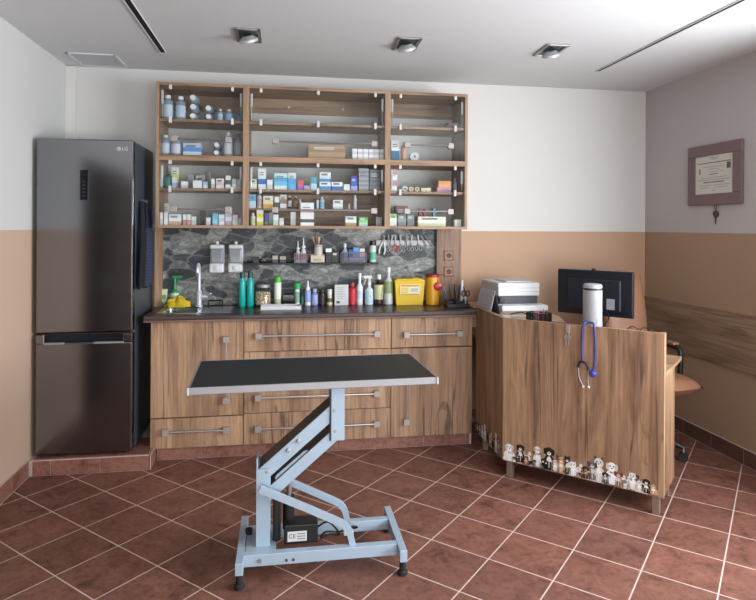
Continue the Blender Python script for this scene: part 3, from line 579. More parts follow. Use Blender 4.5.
p0, p1 = xat(319.4, 4.285)+.001, xat(330.7, 4.285)-.001; hh = 8.5*mpp(325, 4.285)
tag(carton(p0, p1, 4.285, .065, zC_+hh+.0005, 9.5*mpp(325, 4.285), bx('#dfe3e6', '#cfd5da', '#4a86c0')).build('medicine_box', off=(p0, 4.285, zC_+hh)), 'blue and white box stacked on a matching box in the middle cabinet', 'box', Gx)
zM = 1.6575
shelf_items('left half of middle shelf, middle cabinet', zM, 207.6, [
 (249, 256, 194, 'box', 'light blue box', bx('#5fa6d0', '#b9d0de')), (256.7, 262, 192, 'bot', 'white bottle with dark cap', ('#d2d4d5', '#2a2c2f', '#c7a3a5')), (263, 273.3, 195.4, 'box', 'white and yellow box', bx('#e0dfd8', '#d9cf9b', '#c59f4a')), (274.4, 279.4, 196, 'box', 'white box with black foot', bx(W1, '#4a4a4c')), (280, 286.7, 194, 'box', 'white box with brown band', bx('#cfcac0', '#8b7a66', W1)), (287.4, 292, 194.7, 'bot', 'dark vial with white label', ('#36302f', '#c9cacc', '#d8d9da')), (293.4, 298, 195, 'bot', 'brown vial', ('#6a4228', '#c8c3bd', '#a7835f')), (298.6, 301.6, 198, 'bot', 'thin white vial', ('#d9dadc', '#d9dadc', '#c9b7b7'))], Y=4.335, grp=Gx)
shelf_items('right half of middle shelf, middle cabinet', zM, 207.6, [
 (316, 319, 197, 'bot', 'white vial with red cap', ('#d9dadc', '#b14a4a', '#c7d6dc')), (319.4, 324.7, 196, 'bot', 'light blue vial', ('#bcd6e0', '#d6dadc', '#7fb6d0')), (333, 343, 198.7, 'box', 'wide white box with thin stripes', bx(W1, '#c9d3d3', W1, '#b9c6c6')), (348, 350.4, 202, 'bot', 'tiny pale vial', ('#d2cdc6', '#b9b5ae', '#c9c4bc')), (353.4, 357, 193.4, 'bot', 'white dropper bottle', ('#d8d8da', '#e4e4e6', '#c7c9d6'))], Y=4.335, grp=Gx)
shelf_items('lowest shelf of the middle cabinet', zD, 225, [
 (250.4, 255.7, 212.7, 'bot', 'white bottle', ('#d9dcd8', '#e0e0e0', '#c6d0a6')), (256.7, 263.5, 209.4, 'box', 'white and yellow box', bx('#e2e2dc', '#dccb3c', '#e0dfd2', '#d6c33a')), (264.6, 268.6, 212.7, 'box', 'purple and green box', bx('#4a3f8c', '#4a3f8c', '#2f7a4c')), (269, 273, 212, 'b_box', 'white box at the back', bx('#c9d8d6', W1)), (273.2, 278.7, 214, 'box', 'white box with green line', bx(W1, '#bcd3c8')), (279.4, 284, 217.4, 'box', 'low white box', bx('#c6c8c8', W1)), (290.7, 296, 211.4, 'box', 'narrow white upright box', bx(W1, '#c9c4cc')), (345.4, 356.7, 215.4, 'box', 'white box with brown corner', bx('#cdd0d2', W1, '#b08a62')), (359, 368, 216, 'box', 'bright green and white box', bx('#58a44a', '#86c46e', '#a9cdd8')), (376, 382, 216, 'box', 'dim white box', bx('#8e9092', '#85888b'))], grp=Gx)
x0, x1 = xat(300.7, 4.238), xat(314, 4.238); tag(carton(x0, x1, 4.238, .068, zD, 23*mpp(307, 4.238), bx('#dcdcde', '#dcdcde', '#c98a90', '#dcdcde', '#dcdcde', '#4c4c52', '#dcdcde')).build('medicine_box', off=(x0, 4.238, zD)), 'tall white box with red and black stripes in front of the half-depth middle cabinet shelf', 'box', Gx)
shelf_items('top shelf of the right cabinet', zA, 122.5, [(447, 461.5, 116.7, 'box', 'low dark red flat box', bx('#4d262a', '#3a1e22'))], grp=Gx)
shelf_items('second shelf of the right cabinet', zB_, 160, [
 (391, 399, 140, 'box', 'white box with teal lower half', bx('#d9dcde', '#1f6a8c')), (401, 407, 140.7, 'bot', 'salmon pink bottle', ('#c49a88', '#d8d6d4', '#cf9f8c')), (409.7, 419, 151, 'roll', 'white round roll', '#cfd3d6')], grp=Gx)
shelf_items('third shelf of the right cabinet', zC_, 193, [
 (390.5, 397, 170.7, 'box', 'tall white box with pink top', bx('#c98a98', '#dadcde', '#b9848f', '#d8dadc')), (402, 408, 187, 'roll', 'white and grey roll', '#c9c6be'), (408.6, 414, 187.5, 'roll', 'cream roll', '#cfc2a6'), (414.6, 420, 187.5, 'roll', 'cream bandage roll', '#c8b899'), (421, 431, 189, 'box', 'low cream box', bx('#cec3a8', '#c2b69a')), (437, 451, 188, 'box', 'flat pink box under an orange one', bx('#b98ba0', '#a67a94')), (453, 457.7, 179, 'bot', 'dim blue-grey bottle', ('#55606e', '#7b838c', '#69747f'))], grp=Gx)
x0, x1 = xat(438.5, 4.285), xat(451, 4.285)-.001; z = zC_+5*mpp(445, 4.285)+.0005
tag(carton(x0, x1, 4.285, .07, z, 6.2*mpp(445, 4.285), bx('#d08a55', '#d99a66')).build('medicine_box', off=(x0, 4.285, z)), 'orange box lying on the flat pink box in the right cabinet', 'box', Gx)
shelf_items('lowest shelf of the right cabinet', zD, 226.5, [
 (390, 397, 214, 'box', 'white box with green top', bx('#9fbf7c', '#d7dcd6', '#c9d2ca')), (397.8, 406.4, 214.7, 'box', 'grey printed box', bx('#6d7274', '#8b9092', '#6d7274')), (396, 408, 206, 'b_box', 'dark box with red edge at the back', bx('#8a5b5b', '#4a4d50', '#5b5f62', '#4a4d50')), (407.2, 414.4, 215, 'box', 'grey box', bx('#7c8284', '#6a6f72')), (418, 446, 216.7, 'box', 'long cream and white carton', bx('#d6d2b9', '#dcdcd6', '#c7c49a')), (419, 421.6, 209, 'b_box', 'slim red-capped pack', bx('#a65a5e', '#c4c6c8')), (424, 426.6, 209, 'b_box', 'slim red pack', bx('#a65a5e', '#c4c6c8')), (433, 436, 208, 'b_box', 'slim blue pack', bx('#6f9cc4', '#a8c0d4')), (454.8, 461.4, 219.5, 'box', 'small bright white box', bx('#e6e6e6', '#d9dadb'))], grp=Gx)

# ------------------------------------------------------------------ things on the worktop
def mkb(name, label, cat, px0, px1, pt, pb, Y, body, cap, lab=None, shoulder=.74, neck=.4, lab0=.14, lab1=.62, capf=.1, capr=None, oval=1., nozzle=False, bmat=None, parts=True):
    x0, x1 = xat(px0, Y, 290), xat(px1, Y, 290); r = (x1-x0)/2; h = (pb-pt)*mpp((px0+px1)/2, Y); cx = (x0+x1)/2
    t = thing(name, label, cat, (cx, Y, ZT), 0); B = bmat or mat(body, .32); hb = h*(1-capf)
    rn = r*neck
    MB().lathe((0, 0, 0), [(r*.88, 0), (r, h*.02), (r, hb*shoulder), (r*.93, hb*(shoulder+min(.05, .25*(1-shoulder)))), (r*.7+rn*.0, hb*(shoulder+min(.11, .55*(1-shoulder)))) if rn < r*.7 else (r*.88, hb*(shoulder+min(.11, .55*(1-shoulder)))), (rn, hb*(shoulder+min(.17, .85*(1-shoulder)))), (rn, hb)], B, 22, sy=oval).build('bottle_body', t)
    rc = capr*r if capr else rn*1.25
    if nozzle: MB().lathe((0, 0, hb), [(rc, -.006), (rc, .012), (rc*.5, .016), (rc*.3, h*capf), (rc*.22, h*capf+.004)], mat(cap, .4), 16).build('nozzle_cap', t)
    else: MB().lathe((0, 0, hb), [(rc, -.004), (rc, h*capf*.92), (rc*.85, h*capf)], mat(cap, .4), 18, sy=oval if capr else 1).build('cap', t)
    if lab: MB().lathe((0, 0, 0), [(r*1.006, h*lab0), (r*1.008, h*lab0+.0005), (r*1.008, h*lab1), (r*1.006, h*lab1)], mat(lab, .5), 22, sy=oval).build('label', t)
    return t, r, h
def trigger(t, r, h, z, m, flip=1):           # spray head
    mb = MB().cyl((0, 0, z), (0, 0, z+.03), .012, m, 12).box(-.045*flip if flip > 0 else -.02, .02 if flip > 0 else .045, -.011, .011, z+.028, z+.052, m, .005)
    mb.bar((-.022*flip, 0, z+.03), (-.040*flip, 0, z-.02), .012, .006, m, .002); mb.cyl((-.045*flip, 0, z+.042), (-.055*flip, 0, z+.042), .007, m, 10); return mb.build('spray_trigger', t)
YC = 4.46
# left end: cloth, tube, green spray
mb = MB(); vs = []; fs = []; ns, nr = 40, 14
for i in range(nr+1):
    f = i/nr
    for k in range(ns):
        a = 2*PI*k/ns; r_ = .5+.5*f; fold = .13*math.sin(5*a+3*f)+.09*math.sin(11*a-5*f)+.05*math.sin(17*a+9*f)
        rr = (1-f**3)*(1+fold) if f < 1 else 0
        hz = .068*f**.7*(1+.22*math.sin(3*a+6*f)+.12*math.sin(7*a))
        vs.append((-.738+.077*rr*math.cos(a)+.012*f, 4.462+.036*rr*math.sin(a), ZT+.002+hz))
for i in range(nr):
    for k in range(ns): fs.append([i*ns+k, i*ns+(k+1) % ns, (i+1)*ns+(k+1) % ns, (i+1)*ns+k])
mb.raw(vs, fs, mat('#c2a818', .75)).raw(vs[:ns], [list(range(ns))], mat('#c2a818', .75)); ob = mb.build('yellow_cloth', sharp=60); tag(ob, 'crumpled bright yellow cloth lying behind the sink corner', 'cloth')
p = at(164, 297, 4.52); t = thing('cream_tube', 'white and green squeeze tube standing on its cap behind the yellow cloth', 'tube', (p.x, 4.53, ZT), 0)
MB().raw([(q*a, s_*b, z) for z, a, b in ((.03, .019, .015), (.08, .021, .010), (.125, .023, .002)) for q, s_ in ((-1, -1), (1, -1), (1, 1), (-1, 1))], [[i*4+k, i*4+(k+1) % 4, i*4+4+(k+1) % 4, i*4+4+k] for i in range(2) for k in range(4)]+[[8, 9, 10, 11], [3, 2, 1, 0]], mat('#c9d6b8', .45)).build('tube_body', t)
MB().cyl((0, 0, 0), (0, 0, .032), .015, mat('#7ea650', .4)).build('cap', t)
MB().box(-.013, .013, -.0165, -.010, .055, .085, mat('#6e9a48', .5)).build('label', t)
t, r, h = mkb('spray_bottle', 'spray bottle with green trigger and white label behind the yellow cloth', 'bottle', 170.5, 179, 279, 303, 4.528, '#2f8f5e', '#1d7a4a', '#cfe0d6', .62, .36, .1, .55); trigger(t, r, h, h-.002, mat('#1d7f46', .4), -1)
p = at(215.5, 299, 4.50); ob = MB()
for k in range(4): ob.tube([(-.05, -.02+k*.014, .004), (-.05, -.02+k*.014, .04), (.05, -.02+k*.014, .04), (.05, -.02+k*.014, .004)], .003, BLACK, 6)
ob.box(-.055, .055, -.028, .03, 0, .006, BLACK, .002); ob = ob.build('sponge_holder', off=None); ob.location = (p.x, 4.50, ZT); tag(ob, 'black wire holder behind the tap', 'holder')
# soap dispensers on the stone
def dispenser(px, label):
    p = at(px, 260, YB-.023); t = thing('soap_dispenser', label, 'dispenser', (p.x, YB-.0221, 1.19), 0, 'wall soap dispensers')
    MB().box(-.052, .052, -.075, 0, 0, .07, WHITE, .012).build('dispenser_base', t)
    MB().box(-.043, .043, -.066, -.012, .07, .175, mat('#8d959d', .2, alpha=.75), .008).box(-.035, .035, -.055, -.02, .071, .12, mat('#c4c9cd', .4), .004).build('clear_tank', t)
    MB().box(-.052, .052, -.012, 0, .06, .2, WHITE, .003).box(-.05, .05, -.072, 0, .173, .205, WHITE, .012).ball((0, -.035, .215), (.014, .014, .016), WHITE, 12, 8).build('lid', t)
    MB().lathe((0, -.0755, .035), [(.02, 0), (.02, .004), (.014, .006)], mat('#c7ccd0', .3), 16, (0, -1, 0)).build('push_button', t)
dispenser(217.5, 'white wall soap dispenser, the one nearer the tap'); dispenser(236, 'white wall soap dispenser, the one nearer the black shelf')
# teal bottles
for px, lb in ((242.2, 'tall teal bottle with dark cap, nearer the sink'), (250.2, 'tall teal bottle with dark cap, beside the biscuit jar')):
    mkb('shampoo_bottle', lb, 'bottle', px-3.4, px+3.4, 271, 306, 4.42, '#1aa8a0', '#0c4a49', None, .84, .62, capf=.15, capr=.72)
# biscuit jar
p = at(263, 300, 4.45); t = thing('biscuit_jar', 'clear glass jar with steel lid, full of beige dog biscuits', 'jar', (p.x, 4.45, ZT), 0)
MB().lathe((0, 0, 0), [(.056, 0), (.060, .004), (.060, .12), (.05, .135), (.046, .137), (.056, .12), (.056, .007), (.0, .0065)], CLEAR, 28).build('glass_body', t)
MB().lathe((0, 0, .137), [(.046, 0), (.05, .002), (.05, .022), (.035, .026)], ALU, 24).build('lid', t)
bj = p.x; first = None; n = 0
BM = mat('#e0c49c', .8, var=.2)
for lay in range(5):
    for k in range(7 if lay % 2 == 0 else 6):
        an = 2*PI*k/(7 if lay % 2 == 0 else 6)+lay*.5; rr = .039
        if first is None:
            m = MB().cyl((-.013, 0, 0), (.013, 0, 0), .0075, BM, 10)
            for q in (-1, 1):
                for e in (-1, 1): m.ball((q*.013, e*.0065, 0), (.0088, .0088, .0088), BM, 8, 6)
            o = m.build('dog_biscuit'); tag(o, 'small beige bone-shaped biscuit inside the glass jar', 'biscuit', 'dog biscuits in the jar'); first = o
        else: o = first.copy(); col.objects.link(o)
        o.location = (bj+rr*math.cos(an), 4.45+rr*math.sin(an), ZT+.021+lay*.0185); o.rotation_euler = (PI/2*0+random.uniform(-.4, .4), random.uniform(-.3, .3), an+PI/2+random.uniform(-.3, .3))
# spray can green, glass box, white tray
mkb('air_freshener', 'white and green aerosol can with bright green cap behind the white tray', 'spray can', 274.2, 281.2, 274, 303.5, 4.46, '#b9cba6', '#4cae2a', '#dfe3da', .92, .85, .25, .8, capf=.18, capr=1.02)
p0, p1 = at(282.8, 300, 4.47).x, at(293.8, 300, 4.47).x
t = thing('organizer_box', 'small dark see-through box behind the white tray', 'box', ((p0+p1)/2, 4.44, ZT), 0)
w = (p1-p0)/2; DK = glassy('smoked plastic', '#4c5058', .15, .1)
MB().box(-w, w, 0, .004, 0, .075, DK).box(-w, w, .066, .07, 0, .075, DK).box(-w, -w+.004, .004, .066, 0, .075, DK).box(w-.004, w, .004, .066, 0, .075, DK).box(-w, w, 0, .07, 0, .004, BLACK).build('clear_sides', t)
MB().box(-w+.006, w-.006, .01, .06, .005, .04, mat('#25272c', .6), .004).build('dark_filling', t)
MB().box(-w-.001, w+.001, -.001, .071, .075, .08, mat('#53575f', .4)).build('rim', t)
t = thing('white_tray', 'shallow white rectangular tray at the front of the worktop', 'tray', (at(281, 308, 4.30).x, 4.30, ZT), 0)
w = 20*mpp(281, 4.30)
mb = MB().box(-w, w, -.06, .06, 0, .006, WHITE, .002)
for q in ((-w, w, -.06, -.054), (-w, w, .054, .06), (-w, -w+.006, -.06, .06), (w-.006, w, -.06, .06)): mb.box(q[0], q[1], q[2], q[3], .004, .026, WHITE, .002)
mb.build('tray_shell', t); MB().bar((-w+.02, .0, .012), (w-.03, .01, .012), .03, .01, mat('#bfc3c6', .3, .6), .002).build('tray_insert', t)
t, r, h = mkb('spray_bottle', 'slim white bottle with wide green cap standing behind the tray end', 'bottle', 294.3, 299.8, 281, 303.5, 4.47, '#d0d7cf', '#2c9c4b', '#7fa08c', .8, .7, capf=.24, capr=1.25)
mkb('small_teal_bottle', 'small dark teal bottle beside the green-capped white bottle', 'bottle', 300.6, 304.4, 290, 303.5, 4.48, '#22665f', '#16423e', None, .7)
mkb('nozzle_bottle', 'white bottle with pointed nozzle and blue label', 'bottle', 304.8, 310.8, 279.5, 303.8, YC, '#d9dde2', '#e2e4e6', '#8fa6d8', .62, .5, capf=.32, nozzle=True, capr=.75)
mkb('lavender_bottle', 'lavender bottle with pale flat cap', 'bottle', 311.4, 318, 287.3, 304, YC, '#8489bd', '#a9abc9', '#9ea2d0', .74, .5, capf=.16)
mkb('black_can', 'short black bottle with black cap, next to the lavender bottle', 'bottle', 318.8, 325.2, 288, 304, YC, '#131416', '#1b1c1f', '#2a2420', .84, .7, capf=.14)
mkb('rollon_bottle', 'small cream bottle with rounded white cap', 'bottle', 326.8, 332.4, 287.8, 303.8, YC, '#c9c08f', '#d6d6d0', '#55523a', .62, .82, .2, .45, capf=.34, capr=.85)
x0, x1 = xat(334.4, 4.47, 290), xat(348, 4.47, 290)
t = thing('carton_box', 'upright white carton with printed lines standing among the bottles', 'box', ((x0+x1)/2, 4.44, ZT), 0); w = (x1-x0)/2
MB().box(-w, w, 0, .06, 0, .152, WHITEM, .001).build('carton', t); mb = MB()
for k in range(7): mb.box(-w*.7, w*(.2+.5*((k*37) % 5)/5), -.0006, 0, .05+k*.013, .053+k*.013, mat('#8b9096', .6))
mb.box(-w*.75, -w*.25, -.0006, 0, .014, .032, mat('#4a4f55', .6)); mb.build('printed_face', t)
mkb('red_bottle', 'red bottle with red cap right of the white carton', 'bottle', 348.6, 356, 282, 304, YC, '#b3202f', '#b8404a', '#c22a3a', .78, .42, capf=.12)
mkb('white_bottle', 'tall slim white bottle beside the red bottle', 'bottle', 356.4, 362.8, 272.5, 304, YC, '#dcdfe3', '#e4e6e8', '#c6ccd6', .6, .42, .2, .45, capf=.12)
t, r, h = mkb('spray_bottle', 'white trigger spray bottle with pale blue label', 'bottle', 365, 373.2, 281, 303.8, YC, '#ccd6de', '#e3e5e6', '#b9cfe4', .68, .36, .08, .6); trigger(t, r, h, h-.004, WHITE, 1)
MB().ball((.006, -r*1.01, h*.38), (.010, .002, .010), mat('#d9cf5a', .5), 12, 8).build('label_spot', t)
mkb('brown_bottle', 'dark brown bottle with white cap and pale label', 'bottle', 374.2, 383.4, 274, 304, YC, '#2a1717', '#dcdcd8', '#c7c79c', .72, .4, .18, .66, capf=.14)
mkb('detergent_bottle', 'large grey-white bottle with pointed cap and green label', 'bottle', 383.8, 393, 267, 304, YC, '#c3c9c6', '#d4d8d8', '#8ea070', .66, .36, .3, .62, capf=.12)
p = at(383.5, 300, 4.41); t = thing('black_pen', 'thin black marker standing against the brown bottle', 'pen', (p.x, 4.405, ZT), 0)
MB().cyl((-.006, 0, 0), (.006, .012, .10), .005, BLACK, 10).build('barrel', t); MB().cyl((.006, .012, .10), (.0085, .0145, .135), .0062, mat('#2b2d33', .4), 10).build('cap', t)
# sharps containers
YEL = mat('#d9b51c', .42); x0, x1 = xat(394.5, 4.40, 290), xat(425, 4.40, 290); w = (x1-x0)/2
t = thing('sharps_box', 'rectangular bright yellow sharps container with white label', 'container', ((x0+x1)/2, 4.39, ZT), 0)
def frustum(mb, a0, b0, a1, b1, z0, z1, yc, m):
    v = [(-a0, yc-b0, z0), (a0, yc-b0, z0), (a0, yc+b0, z0), (-a0, yc+b0, z0), (-a1, yc-b1, z1), (a1, yc-b1, z1), (a1, yc+b1, z1), (-a1, yc+b1, z1)]
    return mb.raw(v, [[3, 2, 1, 0], [4, 5, 6, 7]]+[[i, (i+1) % 4, 4+(i+1) % 4, 4+i] for i in range(4)], m)
frustum(MB(), w*.86, .055, w*.96, .062, 0, .17, .065, YEL).build('tub', t)
mb = MB().box(-w, w, 0, .13, .168, .186, YEL, .005).box(-w*.9, w*.9, .008, .122, .186, .194, mat('#dcc02e', .42), .004).box(w*.2, w*.7, .03, .1, .194, .20, mat('#d2a91a', .42), .002); mb.build('lid', t)
mb = MB().box(-w*.66, w*.66, -.0016, .0, .075, .155, mat('#dccf86', .5)).box(-.002, w*.6, -.0024, -.001, .09, .135, mat('#cfd3c4', .5))
mb.box(-w*.6, w*.6, -.0024, -.001, .140, .149, mat('#c0703a', .5)).box(-w*.6, w*.6, -.0024, -.001, .077, .083, mat('#b0703a', .5)).box(w*.05, w*.5, -.003, -.002, .10, .125, mat('#a9b3a6', .5))
for k in range(4): mb.box(-w*.58, -w*.12, -.0024, -.001, .092+k*.011, .096+k*.011, mat('#b89a3c', .5))
mb.build('label', t)
t, r, h = mkb('sharps_pot', 'round orange-yellow sharps pot with red lid', 'container', 425.8, 439, 274.5, 304, 4.40, '#d39a17', '#8e1a22', None, .96, .9, capf=.03, capr=1.04)
MB().lathe((0, 0, h), [(r*1.05, -.012), (r*1.05, .004), (r*.9, .010)], mat('#8e1a22', .4), 24).build('red_lid', t)
MB().bar((r*.4, 0, h+.007), (r*1.6, -.01, h+.004), .012, .006, mat('#8e1a22', .4), .002).build('lid_tab', t)
MB().lathe((r*.55, -r*1.02, h*.64), [(.0, 0), (.031, 0), (.031, .006), (.024, .01), (.0, .01)], mat('#a8182a', .35), 22, (0, -1, 0)).cyl((r*.55, -r*.95, h*.64), (r*.6, -r*.6, h*1.0), .006, mat('#8e1a22', .4), 8).build('red_stopper', t)
# desk organiser full of pens and tools
px = at(456.5, 305, 4.24); t = thing('desk_organizer', 'black desk organiser tray at the right end of the worktop', 'organizer', (px.x, 4.24, ZT), 0)
mb = MB().box(-.08, .085, -.05, .06, 0, .008, BLACK, .003)
for q in ((-.08, .085, -.05, -.045, .03), (-.08, .085, .055, .06, .05), (-.08, -.075, -.05, .06, .045), (.08, .085, -.05, .06, .03), (-.02, -.016, -.05, .06, .05), (-.08, .085, .0, .004, .045)): mb.box(*q[:4], .004, q[4], BLACK, .002)
mb.build('tray', t)
def stick(name, label, cat, dx, dy, top, r, m, m2, lean):
    o = thing(name, label, cat, (px.x+dx, 4.24+dy, ZT+.0085), 0)
    MB().tube([(0, 0, 0), (lean[0]*.75, lean[1]*.75, top*.75)], r, m, 10).build('barrel', o); MB().tube([(lean[0]*.75, lean[1]*.75, top*.75), (lean[0], lean[1], top)], [r*1.1, r*.8], m2, 10).build('pen_top', o)
stick('ballpoint_pen', 'blue pen leaning in the left of the black organiser', 'pen', -.055, .03, .135, .005, mat('#35526f', .4), mat('#46627c', .4), (-.03, .01))
stick('ballpoint_pen', 'black pen in the left of the organiser, beside the blue pen', 'pen', -.038, .03, .15, .0055, BLACK, DGREY, (.0, .01))
stick('permanent_marker', 'thick black marker upright in the middle of the organiser', 'marker', -.004, .028, .155, .009, BLACK, BLACK, (.004, .01))
stick('permanent_marker', 'black marker leaning in the middle of the organiser', 'marker', .018, .03, .14, .008, mat('#1c1e22', .4), BLACK, (.02, .01))
stick('thermometer', 'white wide-topped stick standing in the right of the organiser', 'thermometer', .045, .03, .185, .009, WHITE, WHITE, (.008, .005))
o = thing('scissors', 'scissors with black ring handles standing in the organiser', 'scissors', (px.x+.062, 4.24-.022, ZT+.009), 0)
MB().bar((-.006, 0, 0), (.006, 0, .07), .003, .008, CHROME).bar((.006, .003, 0), (-.006, .003, .07), .003, .008, CHROME).build('blades', o)
for q in (-1, 1): MB().tube([(q*.016+.013*math.cos(a), 0, .092+.02*math.sin(a)) for a in [2*PI*k/16 for k in range(17)]], .0045, BLACK, 8).build('ring_handle', o)
o = MB().tube(spline([(1.306, 4.345, ZT+.006), (1.306, 4.35, ZT+.10), (1.312, 4.33, ZT+.15), (1.325, 4.27, ZT+.13), (1.332, 4.22, ZT+.04), (1.315, 4.18, ZT+.005)], 8), .0035, BLACK, 8).build('looped_cable'); tag(o, 'black cable arching from the organiser towards the desk', 'cable')
# wall sockets on the oak strip
def sock(z, label):
    t = thing('wall_socket', label, 'socket', (1.275, YB-.0505, z), 0, 'wood-framed sockets')
    mb = MB()
    for q in ((-.038, .038, -.038, -.028), (-.038, .038, .028, .038), (-.038, -.028, -.038, .038), (.028, .038, -.038, .038)): mb.box(q[0], q[1], -.008, 0, q[2], q[3], mat('#7d5136', .45), .002)
    mb.build('frame', t); MB().box(-.028, .028, -.005, 0, -.028, .028, mat('#9a6d4c', .4)).build('insert', t)
    MB().lathe((0, -.005, 0), [(.02, 0), (.02, .003), (.017, .003), (.016, .0005)], mat('#3a251a', .5), 20, (0, -1, 0)).build('socket_well', t)
sock(1.31, 'brown square wall socket on the oak strip, the upper one'); sock(1.185, 'brown square wall socket on the oak strip, the lower one')

# ------------------------------------------------------------------ black shelf on the stone and what stands on it
YS = YB-.023; SZ = 1.262
sx0, sx1 = xat(246, 4.46, 262), xat(371, 4.46, 262)
t = thing('wall_shelf', 'long narrow black shelf fixed to the stone backsplash', 'shelf', ((sx0+sx1)/2, YS, SZ), 0, world=True)
MB().box(sx0, sx1, YS-.11, YS, SZ-.012, SZ, BLACK, .002).build('shelf_board', t)
MB().box(sx0, sx1, YS-.004, YS, SZ, SZ+.016, BLACK, .001).build('back_lip', t)
YM = YS-.06
def basket(px0, px1, pt, label, cmt):
    x0, x1 = xat(px0, YM-.045, 255), xat(px1, YM-.045, 255); h = (263-pt)*mpp(px0, YM); t = thing('small_basket', label, 'basket', ((x0+x1)/2, YM, SZ+.0005), 0)
    w = (x1-x0)/2; mb = MB().box(-w, w, -.04, .04, 0, .004, cmt); k = int(w*2/.012)
    for i in range(k+1):
        x = -w+2*w*i/k
        for y in (-.04, .04): mb.box(x-.0022, x+.0022, y-.0015, y+.0015, 0, h, cmt)
    for i in range(7):
        for x in (-w, w): mb.box(x-.0015, x+.0015, -.04+i*.0133-.002, -.04+i*.0133+.002, 0, h, cmt)
    for z in (.012, h*.5): mb.box(-w, w, -.0415, -.0385, z, z+.005, cmt).box(-w, w, .0385, .0415, z, z+.005, cmt)
    mb.build('mesh_sides', t); rm = MB()
    for q in ((-w-.003, w+.003, -.043, -.037), (-w-.003, w+.003, .037, .043), (-w-.003, -w+.003, -.043, .043), (w-.003, w+.003, -.043, .043)): rm.box(q[0], q[1], q[2], q[3], h-.004, h+.004, cmt, .001)
    rm.build('rim', t); return t
def on_shelf(name, label, cat, px0, px1, pt, body, cap, lab=None, nozzle=False, capf=.25, capr=None, shoulder=.7, neck=.45, dy=0., z0=0.):
    y = YM+dy; x0, x1 = xat(px0, y, 255), xat(px1, y, 255); r = (x1-x0)/2; h = (263-pt)*mpp(px0, y)-z0
    t = thing(name, label, cat, ((x0+x1)/2, y, SZ+.0005+z0), 0); hb = h*(1-capf); rn = r*neck; rc = capr*r if capr else rn*1.2
    MB().lathe((0, 0, 0), [(r*.9, 0), (r, h*.03), (r, hb*shoulder), (r*.75, hb*(shoulder+.12)), (rn, hb*(shoulder+.2)), (rn, hb)], mat(body, .35), 18).build('bottle_body', t)
    if nozzle: MB().lathe((0, 0, hb), [(rc, -.004), (rc, h*.06), (rc*.4, h*.08), (rc*.2, h*capf)], mat(cap, .4), 14).build('nozzle_cap', t)
    else: MB().lathe((0, 0, hb), [(rc, -.003), (rc, h*capf*.9), (rc*.85, h*capf)], mat(cap, .4), 16).build('cap', t)
    if lab: MB().lathe((0, 0, 0), [(r*1.008, hb*.15), (r*1.01, hb*.16), (r*1.01, hb*.6), (r*1.008, hb*.6)], mat(lab, .5), 18).build('label', t)
    return t
# dark odds and ends on the left part
def small_box(px0, px1, pt, label, bands, dep=.05, name='small_box'):
    y = YM-.03; x0, x1 = xat(px0, y, 255), xat(px1, y, 255); h = (263-pt)*mpp(px0, y)
    return tag(carton(x0, x1, y, dep, SZ+.0005, h, bands).build(name, off=((x0+x1)/2, y, SZ)), label, 'box')
small_box(253, 259, 257, 'small black box at the left end of the black shelf', bx('#15171a', '#24272b'))
o = MB().ball((0, 0, .014), (.02, .02, .014), mat('#25272b', .4)).tube([(.0, -.01, .014), (.02, -.02, .02), (.03, -.015, .016)], .005, mat('#b9bcc0', .3, .6), 8).build('otoscope'); o.location = (xat(261.5, YM), YM, SZ+.0005); tag(o, 'small dark rounded instrument with pale tip on the black shelf', 'instrument')
small_box(272.5, 278, 256, 'small pale box, left of two on the black shelf', bx('#9b968c', '#3a3c3f'))
small_box(280, 286, 256.5, 'small pale box, right of two on the black shelf', bx('#8d8a84', '#303236'))
GB = mat('#8f8b95', .5)
basket(294.8, 307, 254, 'small grey basket holding two nozzle bottles on the black shelf', GB)
on_shelf('nozzle_bottle', 'white nozzle bottle in the small grey basket, the shorter one', 'bottle', 295.8, 300, 241.5, '#cfd4d8', '#dfe2e4', '#b06a72', True, .38, .8, z0=.006)
on_shelf('nozzle_bottle', 'white nozzle bottle in the small grey basket, the taller one', 'bottle', 300.8, 306, 238.5, '#cdd3d8', '#dfe2e4', '#b06a72', True, .4, .8, z0=.006)
x0, x1 = xat(310.5, YM-.04, 255), xat(325, YM-.04, 255); w = (x1-x0)/2
t = thing('cream_box', 'open cream box with torn edge in the middle of the black shelf', 'box', ((x0+x1)/2, YM, SZ+.0005), 0); CRM = mat('#cabfa8', .7)
MB().box(-w, w, -.04, -.037, 0, .055, CRM).box(-w, w, .037, .04, 0, .062, CRM).box(-w, -w+.003, -.04, .04, 0, .06, CRM).box(w-.003, w, -.04, .04, 0, .055, CRM).box(-w, w, -.04, .04, 0, .003, CRM).build('box_shell', t)
MB().bar((-w, -.0405, .055), (-w-.018, -.046, .062), .05, .002, CRM).build('box_flap', t)
MB().box(-w*.6, w*.5, -.0408, -.04, .012, .03, mat('#a8a08c', .7)).build('printed_face', t)
t = on_shelf('brush_cup', 'pale cup standing in the cream box, bristling with brushes', 'cup', 314, 322.5, 246, '#c6c0b8', '#a39c92', None, False, .06, 1.0, .9, .95, .0, .004)
cx = xat(318.2, YM, 255)
